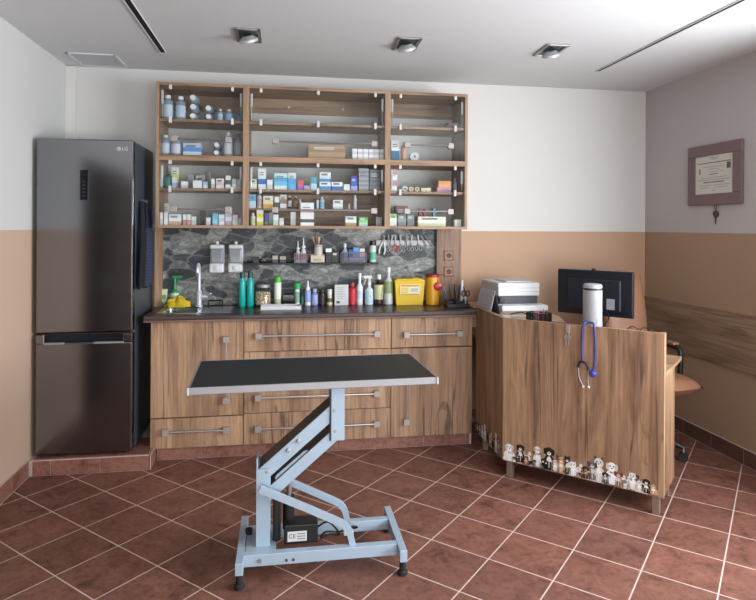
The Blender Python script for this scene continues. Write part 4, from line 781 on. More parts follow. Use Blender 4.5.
for k, (dx, ln, cm, lb) in enumerate(((-.035, .10, '#b79a7d', 'wooden brush leaning left out of the pale cup'), (-.014, .115, '#8b6b55', 'brown brush upright in the pale cup'), (.006, .095, '#d0c3b4', 'cream brush upright in the pale cup'), (.03, .085, '#7a5c4c', 'short dark brush leaning right out of the pale cup'))):
    o = thing('paint_brush', lb, 'brush', (cx+dx*.25, YM+(-.008 if k % 2 else .008), SZ+.095), 0)
    MB().tube([(0, 0, 0), (dx*.6, 0, ln*.55)], .0035, mat(cm, .6), 8).build('brush_stick', o); MB().tube([(dx*.6, 0, ln*.55), (dx*.8, 0, ln*.8), (dx, 0, ln)], [.006, .0095, .007], mat(cm, .8), 10).build('bristles', o)
small_box(325.8, 331.6, 249, 'small black jar box with white lid on the black shelf', [(1, '#dcdcdc'), (3, '#17181b')])
small_box(332, 338.5, 252, 'low dark box beside the larger basket on the shelf', bx('#2a2525', '#1c1a1b'))
basket(341, 366.5, 253, 'larger grey basket of blue and white packs on the black shelf', mat('#6b6a78', .5))
on_shelf('spray_bottle', 'pale spray bottle standing in the larger basket', 'bottle', 341.9, 347.6, 244, '#9fb2c2', '#cfd6da', '#6f8fb5', False, .2, .55, z0=.006)
for (a, b, pt, cm, lb) in ((349, 353, 250, '#2f3f78', 'dark blue pack in the larger basket'), (353.6, 359.5, 248, '#3f86c8', 'bright blue pack in the larger basket'), (360, 365, 249, '#d0b7ae', 'pale pink pack in the larger basket')):
    y = YM-.02; x0, x1 = xat(a, y), xat(b, y); tag(carton(x0, x1, y, .03, SZ+.0055, (263-pt)*mpp(a, y)-.006, bx(cm, cm, '#8e97a8')).build('supply_pack', off=(x0, y, SZ+.005)), lb, 'pack')
on_shelf('spray_can', 'white can with black cap and teal foot at the shelf end', 'spray can', 369.2, 376, 241.5, '#c3d2cf', '#15191b', '#5fae98', False, .2, .92, .92, .9)
# shelf end tongue carrying the can
MB().box(sx1, sx1+.055, YS-.11, YS, SZ-.012, SZ, BLACK, .002).build('shelf_end', [o for o in col.objects if o.name == 'wall_shelf'][0])

# magnetic strip with instruments
mx0, mx1 = xat(376, YS), xat(432, YS); mz = 1.405
t = thing('magnetic_strip', 'long steel magnetic strip on the stone, hung with instruments', 'strip', ((mx0+mx1)/2, YS, mz), 0, world=True)
MB().box(mx0, mx1-.01, YS-.012, YS, mz-.02, mz+.022, ALU, .002).build('steel_bar', t)
def tool(px, label, kind, c, L, wd=.02, lean=0.):
    x = xat(px, YS-.02); L *= .9; o = thing({'sc': 'surgical_scissors', 'pl': 'nail_pliers', 'fo': 'forceps'}[kind], label, {'sc': 'scissors', 'pl': 'pliers', 'fo': 'forceps'}[kind], (x, YS-.0105, mz+.015), 0)
    o.rotation_euler = (0, lean, 0); hm = c
    if kind == 'sc':
        for q in (-1, 1):
            MB().bar((q*.004, -.003*q-.004, .05), (-q*.002, -.003*q-.004, -.02), .003, .009, STEEL, .001).tube([(-q*.002, -.003*q-.004, -.02), (-q*wd*.5, -.004, -L*.55)], .0035, hm, 8).build('blade', o)
            MB().tube([(-q*wd*.6+.011*math.cos(a), -.004, -L*.55-.017+.017*math.sin(a)) for a in [2*PI*k/14 for k in range(15)]], .0032, hm, 8).build('ring_handle', o)
    elif kind == 'pl':
        for q in (-1, 1):
            MB().bar((q*.003, -.006, .045), (-q*.004, -.006, -.005), .007, .012, STEEL, .002).build('jaw', o)
            MB().tube(spline([(-q*.004, -.006, -.005), (-q*wd*.7, -.006, -L*.35), (-q*wd, -.006, -L*.7), (-q*wd*.8, -.006, -L)], 4), .007, hm, 8).build('grip', o)
    else:
        for q in (-1, 1): MB().tube(spline([(0, -.005, .055), (q*.005, -.005, 0), (q*wd*.3, -.005, -L*.5), (q*.006, -.005, -L)], 4), .0032, hm, 8).build('tine', o)
WH = mat('#d6d4d0', .4)
tool(383.5, 'white-handled nail pliers at the left end of the magnetic strip', 'pl', WH, .11, .022, .12)
tool(389, 'slim steel forceps between the white pliers and the red scissors', 'fo', STEEL, .06, .02, -.1)
tool(395.5, 'red-handled scissors on the magnetic strip', 'sc', mat('#b5202c', .4), .09, .034)
tool(391.8, 'steel scissors hanging left of the red scissors', 'sc', STEEL, .10, .024, .15)
tool(401, 'steel scissors hanging right of the red scissors', 'sc', STEEL, .105, .024, -.1)
tool(406.5, 'short steel forceps in the middle of the strip', 'fo', STEEL, .05, .02)
tool(411.5, 'long steel scissors right of the short forceps', 'sc', STEEL, .085, .022, .08)
tool(418.5, 'bright steel scissors, third instrument from the right end', 'sc', STEEL, .075, .026, -.06)
tool(424, 'steel forceps, second instrument from the right end', 'fo', STEEL, .055, .02, -.5)
tool(429, 'steel forceps, last instrument at the right end of the strip', 'fo', STEEL, .06, .02, -.6)

# ------------------------------------------------------------------ grooming table
TT = thing('grooming_table', 'grooming table with black top on a light blue scissor-lift frame', 'table', (.18, 2.80, 0), 0, world=True)
tz = .85; tp = Matrix.Translation((.155, 2.885, 0)) @ Matrix.Rotation(math.radians(2), 4, 'Z')
top = MB(); top.X = tp; top.box(-.545, .525, -.255, .255, tz-.026, tz-.001, mat('#0d0f11', .5), .002); top.box(-.54, .52, -.25, .25, tz-.001, tz+.0012, mat('#111417', .42, var=.25), .001); tpo = top.build('table_top', TT)
ed = MB(); ed.X = tp
for q in ((-.552, .532, -.262, -.254), (-.552, .532, .254, .262), (-.552, -.544, -.262, .262), (.524, .532, -.262, .262)): ed.box(*q, tz-.03, tz+.002, ALU, .003)
ed.build('edge_trim', tpo)
for x, y in ((-.552, -.262), (.532, -.262), (.532, .262), (-.552, .262)):
    c = MB(); c.X = tp; c.box(x-.005, x+.005, y-.005, y+.005, tz-.0305, tz+.0025, mat('#a9abae', .5), .003); c.build('corner_cap', tpo)
# base frame
def foot(x, y):
    f = MB().cyl((x, y, .012), (x, y, .068), .0145, RUBBER, 16).lathe((x, y, .0005), [(.018, 0), (.023, .003), (.023, .014), (.016, .02)], RUBBER, 18).build('foot', TT); return f
YA, YZ, XA, XZ = 2.575, 3.0, -.172, .531
for x in (XA, XZ):
    MB().box(x-.0165, x+.0165, YA, YZ, .064, .116, PAINT, .002).build('cross_rail', TT)
    for y in (YA+.024, YZ-.024): foot(x, y)
for y in (2.655, 2.885): MB().box(XA+.0165, XZ-.0165, y-.018, y+.018, .064, .114, PAINT, .002).build('side_rail', TT)
bp = MB().box(XA+.02, -.02, 2.672, 2.868, .104, .112, PAINT, .001); bp.cyl((-.09, 2.636, .088), (-.09, 2.632, .088), .009, CHROME, 14).build('base_plate', TT)
for x in (.025, .055): MB().cyl((x, 2.637, .082), (x, 2.633, .082), .006, DGREY, 12).build('bolt', TT)
# lower post: open channel
mb = MB().box(-.108, -.046, 2.705, 2.712, .112, .455, PAINT, .001).box(-.108, -.046, 2.848, 2.855, .112, .455, PAINT, .001).box(-.108, -.101, 2.712, 2.848, .112, .50, PAINT, .001); mb.build('lower_post', TT)
# upper post
mb = MB().box(.222, .282, 2.705, 2.712, .565, tz-.031, PAINT, .001).box(.222, .282, 2.848, 2.855, .565, tz-.031, PAINT, .001).box(.276, .282, 2.712, 2.848, .565, tz-.031, PAINT, .001); mb.box(.215, .222, 2.708, 2.72, .565, tz-.031, mat('#24292e', .5)); mb.build('upper_post', TT)
MB().box(-.20, .42, 2.69, 2.72, tz-.046, tz-.031, DGREY, .002).box(-.20, .42, 2.84, 2.87, tz-.046, tz-.031, DGREY, .002).build('under_bracket', TT)
# parallelogram arms
def arm(p, q, h, web):
    m = MB()
    for y in (2.7165, 2.8435): m.bar((p[0], y, p[1]), (q[0], y, q[1]), .006, h, PAINT, .001)
    d = Vector((q[0]-p[0], 0, q[1]-p[1])).normalized(); nn = Vector((-d.z, 0, d.x))*h*.48
    if web: m.bar(Vector((p[0], 2.78, p[1]))+nn, Vector((q[0], 2.78, q[1]))+nn, .124, .006, mat('#5f5650', .5, .3), .001, upv=nn.normalized())  # web's brown paints in the floor's reflection and the channel's shade
    return m.build('lift_arm', TT)
arm((-.075, .432), (.244, .705), .058, True); arm((-.075, .318), (.25, .595), .05, True)
lk = MB(); pts = [(.0, .455-.03), (.10, .53-.03)]
d = Vector((.10, 0, .075)).normalized(); nn = Vector((-d.z, 0, d.x)); poly = []
for k in range(9): a = PI*k/8; poly.append(Vector((.115, 0, .495))+nn*.026*math.cos(a)+d*.026*math.sin(a))
for k in range(9): a = PI*k/8; poly.append(Vector((.0, 0, .40))-nn*.026*math.cos(a)-d*.026*math.sin(a))
n = len(poly); lk.raw([(v.x, 2.726, v.z) for v in poly]+[(v.x, 2.732, v.z) for v in poly], [list(range(n))[::-1], list(range(n, 2*n))]+[[i, (i+1) % n, n+(i+1) % n, n+i] for i in range(n)], PAINT); lk.build('link_plate', TT)
for x, z in ((.236, .70), (.24, .607), (-.062, .44), (-.06, .335), (.03, .53), (.075, .57)):
    MB().lathe((x, 2.712 if x > .2 or x < -.05 else 2.7135, z), [(.010, 0), (.010, .004), (.006, .009)], NICKEL, 12, (0, -1, 0)).build('bolt', TT)
# bent foot bars
for y in (2.668, 2.872):
    P = spline([(-.092, y, .385), (.10, y, .294), (.245, y, .222)], 5)[:-1]+spline([(.245, y, .222), (.278, y, .203), (.30, y, .175), (.313, y, .13), (.318, y, .108)], 4)
    m = MB(); vs = []; nP = len(P)
    for i, p_ in enumerate(P):
        tt = (P[min(i+1, nP-1)]-P[max(i-1, 0)]).normalized(); a = Vector((-tt.z, 0, tt.x))*.014; b = Vector((0, .011, 0))
        vs += [p_+a+b, p_+a-b, p_-a-b, p_-a+b]
    m.raw(vs, [[i*4+k, i*4+(k+1) % 4, i*4+4+(k+1) % 4, i*4+4+k] for i in range(nP-1) for k in range(4)]+[[3, 2, 1, 0], [nP*4-4+k for k in range(4)]], PAINT); m.build('bent_bar', TT)
# actuator, power box and cable
act = MB().box(-.035, .0, 2.74, 2.80, .113, .32, BLACK, .006).tube([(.035, 2.78, .15), (.035, 2.78, .30)], .026, BLACK, 16).tube([(.035, 2.78, .30), (.045, 2.78, .43)], .012, CHROME, 12).build('lift_motor', TT)
pb = MB().box(.015, .165, 2.70, 2.79, .1145, .20, BLACK, .005).build('power_box', TT)
MB().box(.03, .115, 2.6985, 2.70, .128, .172, WHITEM).build('rating_label', pb)
text_mesh('CE', .026, mat('#26282c', .5), 'label_lettering', pb, Matrix.Translation(Vector((.05, 2.698, .151))-Vector(pb['_o'])) @ FACING)
lm = MB()
for k in range(3): lm.box(.072, .108, 2.6978, 2.6986, .137+k*.011, .141+k*.011, mat('#6a6e74', .5))
lm.build('label_print', pb)
MB().tube(spline([(.165, 2.75, .16), (.21, 2.74, .185), (.25, 2.74, .15), (.262, 2.75, .118), (.22, 2.76, .117), (.18, 2.73, .117), (.20, 2.72, .15), (.26, 2.75, .13), (.30, 2.79, .118), (.33, 2.80, .117), (.35, 2.77, .135), (.325, 2.75, .15), (.31, 2.77, .12)], 6), .0045, BLACK, 8).build('cable', TT)
MB().box(.285, .33, 2.74, 2.775, .1145, .132, WHITEM, .002).build('cable_tag', TT)
MB().cyl((-.145, 2.83, .112), (-.145, 2.83, .135), .016, RUBBER, 14).build('floor_bumper', TT)

# ------------------------------------------------------------------ reception desk
A2, B2 = Vector((1.345, 3.535)), Vector((1.999, 2.904)); U2 = (B2-A2).normalized(); LEN = (B2-A2).length; N2 = Vector((-U2.y, U2.x))      # N2 points into the desk
DK_ = thing('reception_desk', 'oak reception desk with a border of dog and cat stickers along its foot', 'desk', (A2.x, A2.y, 0), 0, world=True)
def on(u, n): return A2+U2*u+N2*n
def slab(u0, u1, n0, n1, z0, z1, m): return [tuple(on(u0, n0)), tuple(on(u1, n0)), tuple(on(u1, n1)), tuple(on(u0, n1))]
TD = Matrix(((U2.x, N2.x, 0, A2.x), (U2.y, N2.y, 0, A2.y), (0, 0, 1, 0), (0, 0, 0, 1)))     # panel frame: x along the front, y inward
fpm = MB(); fpm.X = TD; fpm.box(0, LEN, 0, .022, .1, .972, OAKD, .0015); fp = fpm.build('front_panel', DK_)
e = MB(); e.X = TD; e.box(LEN, LEN+.0015, 0, .022, .1, .972, OAKE).box(0, LEN, 0, .022, .972, .9735, OAKE); e.build('edge_band', fp)
sp = MB().box(1.345, 1.366, A2.y+.004, 4.055, .1, .972, OAKD, .0015).build('side_panel', DK_)
MB().box(1.345, 1.366, A2.y+.004, 4.055, .972, .9735, OAKE).build('edge_band', sp)
ep = MB(); ep.X = TD; ep.box(LEN-.022, LEN, .022, .335, .1, .73, OAKD, .0015); ep.build('end_panel', DK_)
rs = MB(); rs.X = TD; rs.box(LEN-.022, LEN, .0225, .06, .752, .972, OAKE, .001); rs.build('riser_end', DK_)
# desk top and raised shelf, as polygons
q = on(LEN+.0, .023); q2 = on(LEN+.0, .585)
dt = MB().prism([(1.37, 3.56), tuple(on(.02, .024)), tuple(q), tuple(q2), (1.96, 3.74), (1.96, YB-.02), (1.37, YB-.02)], .73, .752, OAKE); dt.build('desk_top', DK_)
sh = MB().prism([(1.368, 3.565), tuple(on(.03, .0245)), tuple(on(LEN-.025, .0245)), tuple(on(LEN-.025, .16)), tuple(on(.34, .16)), (1.80, 3.72), (1.82, YB-.02), (1.368, YB-.02)], .93, .95, OAKE); sh.build('raised_shelf', DK_)
sb = MB(); sb.X = TD; sb.box(LEN-.05, LEN-.032, .065, .155, .7525, .93, OAKD).build('shelf_support', DK_)
MB().box(1.40, 1.78, YB-.06, YB-.04, .7525, .93, OAKD).build('shelf_support', DK_)
MB().box(1.93-.02, 1.93, 3.9, YB-.02, .1, .73, OAKD).build('inner_panel', DK_)
LEGM = mat('#9b8b7e', .35, .6)
for u, n in ((.04, .03), (LEN-.04, .03), (LEN-.04, .30)):
    m = MB(); m.X = TD; m.box(u-.018, u+.018, n-.018, n+.018, .0005, .1, LEGM, .002); m.build('leg', DK_)
for y in (3.98,): MB().box(1.37, 1.406, y-.018, y+.018, .0005, .1, LEGM, .002).build('leg', DK_)
MB().box(1.87, 1.906, 4.4, 4.436, .0005, .1, LEGM, .002).build('leg', DK_)
# pet stickers
def disc(cx, cz, rx, rz, n=14, a0=0., a1=2*PI): return [(cx+rx*math.cos(a0+(a1-a0)*k/n), cz+rz*math.sin(a0+(a1-a0)*k/n)) for k in range(n)]
def pet(w, h, base, dark, light, cat, pose):
    """a sitting or standing dog or cat as flat cut-outs: list of (polygon, colour, layer)"""
    out = []; hw = w/2
    if pose == 0:                                            # sitting, facing the room
        out += [(disc(0, h*.30, hw*.80, h*.32), base, 0), (disc(-hw*.55, h*.10, hw*.36, h*.11), base, 0), (disc(hw*.55, h*.10, hw*.36, h*.11), base, 0)]
        out += [(disc(0, h*.32, hw*.38, h*.24), light, 1), ([(-hw*.34, 0), (-hw*.06, 0), (-hw*.06, h*.34), (-hw*.34, h*.34)], base, 2), ([(hw*.06, 0), (hw*.34, 0), (hw*.34, h*.34), (hw*.06, h*.34)], base, 2)]
        hx, hz, hr = 0, h*.74, min(hw*.62, h*.2)
    else:                                                    # standing, side on
        out += [(disc(0, h*.42, hw*.85, h*.22), base, 0)]
        for x in (-.7, -.42, .38, .66): out.append(([(hw*x-hw*.1, 0), (hw*x+hw*.1, 0), (hw*x+hw*.13, h*.42), (hw*x-hw*.13, h*.42)], base if x in (-.7, .66) else dark, 0))
        out.append((disc(-hw*.1, h*.46, hw*.4, h*.14), dark, 1)); out.append(([(-hw*.8, h*.5), (-hw*.98, h*.75), (-hw*.88, h*.78), (-hw*.66, h*.52)], base, 0))
        hx, hz, hr = hw*.62, h*.74, min(hw*.42, h*.19)
    out.append((disc(hx, hz, hr, hr*1.05), base, 3))
    for s_ in (-1, 1):
        if cat: out.append(([(hx+s_*hr*.25, hz+hr*.75), (hx+s_*hr*.98, hz+hr*.35), (hx+s_*hr*.85, hz+hr*1.5)], dark, 2))
        else: out.append((disc(hx+s_*hr*.92, hz+hr*.05, hr*.34, hr*.75), dark, 4))
        out.append((disc(hx+s_*hr*.38, hz+hr*.2, hr*.15, hr*.17, 8), '#15120f', 5))
    out += [(disc(hx, hz-hr*.38, hr*.45, hr*.42), light, 4), (disc(hx, hz-hr*.22, hr*.2, hr*.15, 8), '#15120f', 5)]
    return out
PC = [('#e4e0da', '#8a8078', '#f2efe9'), ('#22201f', '#141313', '#e4dfd8'), ('#dedad6', '#b09a84', '#f4f2ef'), ('#8a6244', '#5a3c2a', '#d9c7b2'), ('#d6cfc6', '#3a3431', '#f0ede8'), ('#3a302a', '#1d1816', '#c49a6c'), ('#c8a27c', '#7d5a40', '#ebe0d2'), ('#ecebea', '#c9c4be', '#ffffff'), ('#6d6a69', '#3f3d3d', '#dcdad8')]
def sticker(panel, frame, u, z, w, h, ci, cat, pose):
    m = MB()
    for pl, c_, ly in pet(w, h, *PC[ci], cat, pose): m.raw([frame @ Vector((u+x, -.0008-.0003*ly, z+y)) for x, y in pl], [list(range(len(pl)))], mat(c_, .5))
    o = m.build('pet_sticker', panel); return o
rnd = random.Random(11); u = .035; k = 0
seq = [(.075, .115, 7, 0), (.05, .05, 8, 1), (.055, .125, 1, 0), (.045, .06, 3, 0), (.05, .045, 5, 1), (.055, .14, 2, 0), (.045, .06, 1, 1), (.07, .15, 1, 0), (.05, .07, 2, 0), (.05, .11, 6, 0), (.045, .12, 1, 0), (.06, .085, 7, 0), (.04, .05, 3, 1), (.05, .08, 5, 0), (.06, .12, 8, 0), (.07, .155, 4, 0), (.04, .07, 1, 0), (.075, .135, 7, 0), (.05, .1, 3, 0), (.05, .08, 0, 1), (.055, .10, 2, 0), (.045, .07, 4, 0), (.05, .085, 1, 0), (.045, .06, 6, 0)]
step = (LEN-.06)/len(seq)
for i, (w, h, ci, pose) in enumerate(seq): sticker(fp, TD, .035+step*i+step*.3, .104+.003*(i % 3), w*1.2, h*.95, ci, rnd.random() < .35, pose)
for i in range(16):
    w, h = rnd.uniform(.04, .055), rnd.uniform(.05, .12); sticker(fp, TD @ Matrix.Translation((0, .0006, 0)), .06+.05*i+rnd.uniform(-.008, .008), .104, w, h, [7, 4, 0, 8, 1, 2, 5, 7][i % 8], rnd.random() < .4, i % 3 == 2)
TS = Matrix(((0, 1, 0, 1.345), (-1, 0, 0, 4.05), (0, 0, 1, 0), (0, 0, 0, 1)))            # left side panel: x runs towards the room, y inward
for i in range(9): sticker(sp, TS, .04+i*.052, .104, .055, rnd.uniform(.07, .16), [1, 8, 4, 2, 5, 0, 1, 2, 8][i], rnd.random() < .4, 0 if rnd.random() < .7 else 1)
# lock and keys on the front panel
def panel_pt(u, n, z): p = on(u, n); return (p.x, p.y, z)
def ulen(px, py):                                            # distance along the desk front seen at a pixel
    d = fw+rt*((px-378)/F)-up*((py-CY)/F); nd = Vector((N2.x, N2.y)); t_ = nd.dot(A2)/nd.dot(d.xy); return (d.xy*t_-A2).dot(U2)
uk = ulen(568, 330); t = thing('desk_lock', 'small metal lock with hanging keys near the top of the desk front', 'lock', panel_pt(uk, 0, .86), 0, world=True)
m = MB(); m.X = TD; m.box(uk-.012, uk+.012, -.008, -.0002, .925, .97, NICKEL, .002).build('lock_plate', t)
m = MB(); m.X = TD; m.tube([(uk+.009*math.cos(a), -.011, .918+.012*math.sin(a)) for a in [2*PI*k/14 for k in range(15)]], .0018, CHROME, 6).build('key_ring', t)
for dx, ln in ((-.008, .055), (.007, .045)):
    m = MB(); m.X = TD; m.lathe((uk+dx, -.010, .90), [(.0, 0), (.011, 0), (.011, .002), (.0, .002)], NICKEL, 14, (0, -1, 0)).box(uk+dx-.003, uk+dx+.003, -.012, -.010, .90-ln, .895, NICKEL).build('key', t)
# stethoscope over the edge
us = [ulen(583, 345), ulen(595, 345)]; ux0, ux1 = us; um = (ux0+ux1)/2
t = thing('stethoscope', 'stethoscope with blue tubing hung over the top of the desk front', 'stethoscope', panel_pt(um, 0, .62), 0, world=True)
m = MB(); m.X = TD
m.tube(spline([(ux0+.002, -.016, .765), (ux0-.002, -.010, .86), (ux0, -.009, .95), (ux0+.006, -.006, .984), (ux0+.016, .008, .992), (um, .012, .9925), (ux1-.014, .008, .992), (ux1-.004, -.006, .984), (ux1, -.009, .95), (ux1+.003, -.010, .85), (ux1, -.012, .76), (ux1-.006, -.014, .725)], 6), .006, mat('#343a86', .4), 12).build('blue_tubing', t)
yo = MB(); yo.X = TD; yo.tube(spline([(ux0-.022, -.012, .735), (ux0-.016, -.013, .762), (ux0+.004, -.016, .772), (ux0+.026, -.013, .758), (ux0+.034, -.012, .728)], 5), .0062, mat('#17172a', .4), 10).build('yoke', t)
for a, b, c in (((ux0-.022, .735), (ux0-.016, .68), (ux0+.006, .632)), ((ux0+.034, .728), (ux0+.032, .68), (ux0+.036, .635))):
    m = MB(); m.X = TD; m.tube(spline([(a[0], -.012, a[1]), (b[0], -.012, b[1]), (c[0], -.012, c[1])], 5), .0028, CHROME, 8).build('ear_tube', t)
    m = MB(); m.X = TD; m.ball((c[0], -.012, c[1]-.004), (.008, .008, .008), mat('#c8c4c0', .5), 12, 8).build('ear_tip', t)
m = MB(); m.X = TD; m.lathe((ux1-.008, -.004, .712), [(.02, 0), (.022, .004), (.022, .010), (.014, .014), (.008, .02), (.0, .021)], mat('#4a4fae', .3, .2), 22, (0, -1, 0)).lathe((ux1-.008, -.0145, .712), [(.015, 0), (.013, .004), (.005, .008), (0, .008)], CHROME, 18, (0, -1, 0)).build('chest_piece', t)

# ------------------------------------------------------------------ things on the desk
ZS = .9505
rotP = math.atan2(U2.y, U2.x)
# monitor seen from behind
mo = thing('computer_monitor', 'black computer monitor seen from behind on the reception desk', 'monitor', (1.99, 3.61, .7525), math.radians(-48))
MOI = (Matrix.Translation((1.99, 3.61, .7525)) @ Matrix.Rotation(math.radians(-48), 4, 'Z')).inverted()
MB().box(-.242, .242, -.012, .02, .215, .505, mat('#10161f', .4), .006).box(-.17, .17, -.026, -.010, .25, .45, mat('#121923', .45), .012).build('back_shell', mo)
MB().box(-.232, .232, .02, .022, .225, .495, BLACKG).build('screen', mo)
MB().box(-.03, .03, -.045, -.024, .1, .34, mat('#0c0f14', .4), .006).box(-.025, .025, -.043, -.02, .006, .12, mat('#0c0f14', .4), .004).build('stand_neck', mo)
MB().prism(rrect(-.11, .11, -.085, .075, .03), 0, .01, mat('#0c0f14', .4)).build('stand_foot', mo)
MB().box(.085, .135, -.0275, -.0255, .262, .33, mat('#8d939b', .5)).build('rating_label', mo)
MB().box(-.018, .006, -.008, .012, .505, .517, mat('#3a2d33', .4), .003).build('webcam', mo)
# white cylinder
pc = on(.515, .08); t = thing('air_sanitizer', 'tall white cylinder with a dark slotted ring near its top, on the desk', 'air sanitizer', (pc.x, pc.y, ZS), 0)
PALE = mat('#9d9ea2', .4)
MB().lathe((0, 0, 0), [(.050, 0), (.0535, .006), (.0535, .222)], PALE, 32).build('cylinder_body', t)
MB().lathe((0, 0, .222), [(.0495, 0), (.0495, .012)], mat('#2b2e33', .5), 32).build('vent_ring', t)
mb = MB()
for k in range(20): a = 2*PI*k/20; mb.bar((.051*math.cos(a), .051*math.sin(a), .222), (.051*math.cos(a), .051*math.sin(a), .234), .005, .005, WHITE)
mb.build('vent_fins', t)
MB().lathe((0, 0, .234), [(.0535, 0), (.0535, .012), (.047, .022), (.02, .026)], PALE, 32).build('cap', t)
MB().box(-.004, .004, -.0545, -.053, .03, .06, mat('#8f959c', .5)).build('status_mark', t)
# printer
pp = at(515, 310, 3.98); t = thing('printer', 'white laser printer with black middle band at the back of the desk', 'printer', (1.64, 4.0, ZS), .0)
MB().box(-.155, .155, .0, .36, .0, .045, WHITE, .008).box(-.15, .19, -.06, .06, .0, .042, mat('#d3d6d9', .45), .01).build('lower_body', t)
MB().box(-.145, .14, .012, .35, .045, .10, mat('#3b3f44', .5), .004).build('paper_slot_band', t)
MB().box(-.155, .15, .0, .36, .10, .192, WHITE, .008).build('upper_body', t)
MB().box(-.15, .145, -.002, .002, .128, .131, mat('#9ea3a8', .5)).box(-.15, .145, -.002, .002, .155, .158, mat('#9ea3a8', .5)).build('seam_line', t)
MB().box(-.08, .10, .05, .30, .192, .2, mat('#c2c6c9', .5), .003).build('lid_panel', t)
MB().lathe((-.128, .0, .07), [(.0, 0), (.02, 0), (.02, .012), (0, .014)], BLACK, 16, (0, -1, 0)).build('round_knob', t)
# tent calendar
t = thing('desk_calendar', 'white tent calendar standing at the left edge of the desk', 'calendar', (1.397, 3.97, ZS), 0)
CAL = mat('#b9b9bf', .6); th = math.radians(0)
y0, y1, hz = -.13, .16, .15
mb = MB().raw([(-.028, y0, 0), (-.028, y1, 0), (.006, y1, hz), (.006, y0, hz), (-.0255, y0, 0), (-.0255, y1, 0), (.0085, y1, hz), (.0085, y0, hz)], [[0, 1, 2, 3], [7, 6, 5, 4], [0, 3, 7, 4], [1, 5, 6, 2], [0, 4, 5, 1], [3, 2, 6, 7]], CAL)
for i in range(5):
    for j in range(7):
        s_ = .16+i*.13; x = -.028+.034*s_; yy = y0+.03+j*.034; mb.raw([(x-.0008, yy, hz*s_), (x-.0008, yy+.014, hz*s_), (x-.0008+.0025, yy+.014, hz*s_+.009), (x-.0008+.0025, yy, hz*s_+.009)], [[0, 1, 2, 3]], mat('#8d8f98', .6))
mb.build('calendar_face', t)

MB().raw([(.042, y0, 0), (.042, y1, 0), (.0085, y1, hz), (.0085, y0, hz), (.0445, y0, 0), (.0445, y1, 0), (.011, y1, hz), (.011, y0, hz)], [[0, 1, 2, 3], [7, 6, 5, 4], [0, 3, 7, 4], [1, 5, 6, 2], [0, 4, 5, 1], [3, 2, 6, 7]], mat('#55565c', .6)).build('back_leaf', t)
MB().box(-.028, .0445, y0+.004, y1-.004, -.0002, .0016, mat('#55565c', .6)).build('bottom_leaf', t)
# mesh pen cup with pens
pc = on(.195, .085); t = thing('pen_tray', 'black mesh pen box on the desk between printer and monitor', 'pen holder', (pc.x, pc.y, ZS), rotP)
mb = MB(); w = .066
for i in range(14):
    x = -w+2*w*i/13
    for y in (-.035, .035): mb.box(x-.0016, x+.0016, y-.001, y+.001, 0, .06, BLACK)
for i in range(9):
    for x in (-w, w): mb.box(x-.001, x+.001, -.035+i*.00875-.0016, -.035+i*.00875+.0016, 0, .06, BLACK)
for k in range(8): mb.box(-w, w, -.036, -.034, .004+k*.0075, .0065+k*.0075, BLACK).box(-w, w, .034, .036, .004+k*.0075, .0065+k*.0075, BLACK)
mb.box(-w, w, -.035, .035, 0, .002, BLACK).build('mesh_sides', t); mb = MB()
for q in ((-w-.002, w+.002, -.037, -.033), (-w-.002, w+.002, .033, .037), (-w-.002, -w+.002, -.037, .037), (w-.002, w+.002, -.037, .037)): mb.box(*q, .058, .063, BLACK, .001)
mb.build('rim', t)
for dx, cm, ln, lb in ((-.012, '#b06a8c', .075, 'pink note pad standing in the black mesh box'), (.028, '#b23a5c', .085, 'red pen standing in the black mesh box'), (.042, '#2c2e34', .078, 'black pen standing in the black mesh box')):
    o = thing('note_pad' if 'pad' in lb else 'ballpoint_pen', lb, 'note pad' if 'pad' in lb else 'pen', (pc.x+dx*U2.x, pc.y+dx*U2.y, ZS+.0025), 0)
    if 'pad' in lb: MB().box(-.02, .014, -.006, .006, 0, ln-.012, mat(cm, .6), .001).build('paper_block', o); MB().box(-.02, .014, -.0065, .0065, ln-.012, ln-.008, mat('#7a4660', .6)).build('binding', o)
    else: MB().cyl((0, 0, 0), (.002, .004, ln-.012), .004, mat(cm, .4), 10).build('barrel', o); MB().cyl((.002, .004, ln-.012), (.0025, .005, ln), .0028, mat(cm, .3), 10).build('pen_top', o)
# papers, cables, glasses
o = MB().prism([(1.40, 3.60), (1.56, 3.55), (1.60, 3.74), (1.43, 3.79)], ZS, ZS+.004, mat('#d6d0c8', .7)).build('paper_sheet'); tag(o, 'loose white papers lying on the desk in front of the printer', 'paper')
o = MB().prism([(1.44, 3.62), (1.53, 3.59), (1.545, 3.66), (1.455, 3.69)], ZS+.0045, ZS+.011, mat('#b09a8c', .7)).build('note_card'); tag(o, 'small brownish card lying on the loose papers', 'card')
o = MB().tube(spline([(1.50, 3.80, ZS+.005), (1.52, 3.70, ZS+.03), (1.55, 3.62, ZS+.028), (1.60, 3.56, ZS+.006)]+[(*on(u_, .135), ZS+.005) for u_ in (.26, .32, .38, .44)], 8), .004, BLACK, 8).build('desk_cable'); tag(o, 'black cable running along the desk from the printer towards the cylinder', 'cable')
o = MB().tube(spline([(1.955, 3.57, 1.00), (1.90, 3.53, .985), (1.86, 3.48, .96), (1.85, 3.44, .88), (1.86, 3.43, .80), (1.88, 3.46, .758)], 8), .004, BLACK, 8); o.v = [tuple(MOI @ Vector(v)) for v in o.v]; o.build('cable', mo)
o = MB().tube(spline([(2.03, 3.535, 1.01), (2.02, 3.49, .97), (1.98, 3.45, .93), (1.95, 3.42, .85), (1.94, 3.41, .758)], 8), .004, BLACK, 8); o.v = [tuple(MOI @ Vector(v)) for v in o.v]; o.build('cable', mo)
gx = on(LEN-.135, .04); t = thing('eyeglasses', 'thin black-framed glasses lying on the desk right of the monitor', 'glasses', (gx.x, gx.y, ZS), rotP)
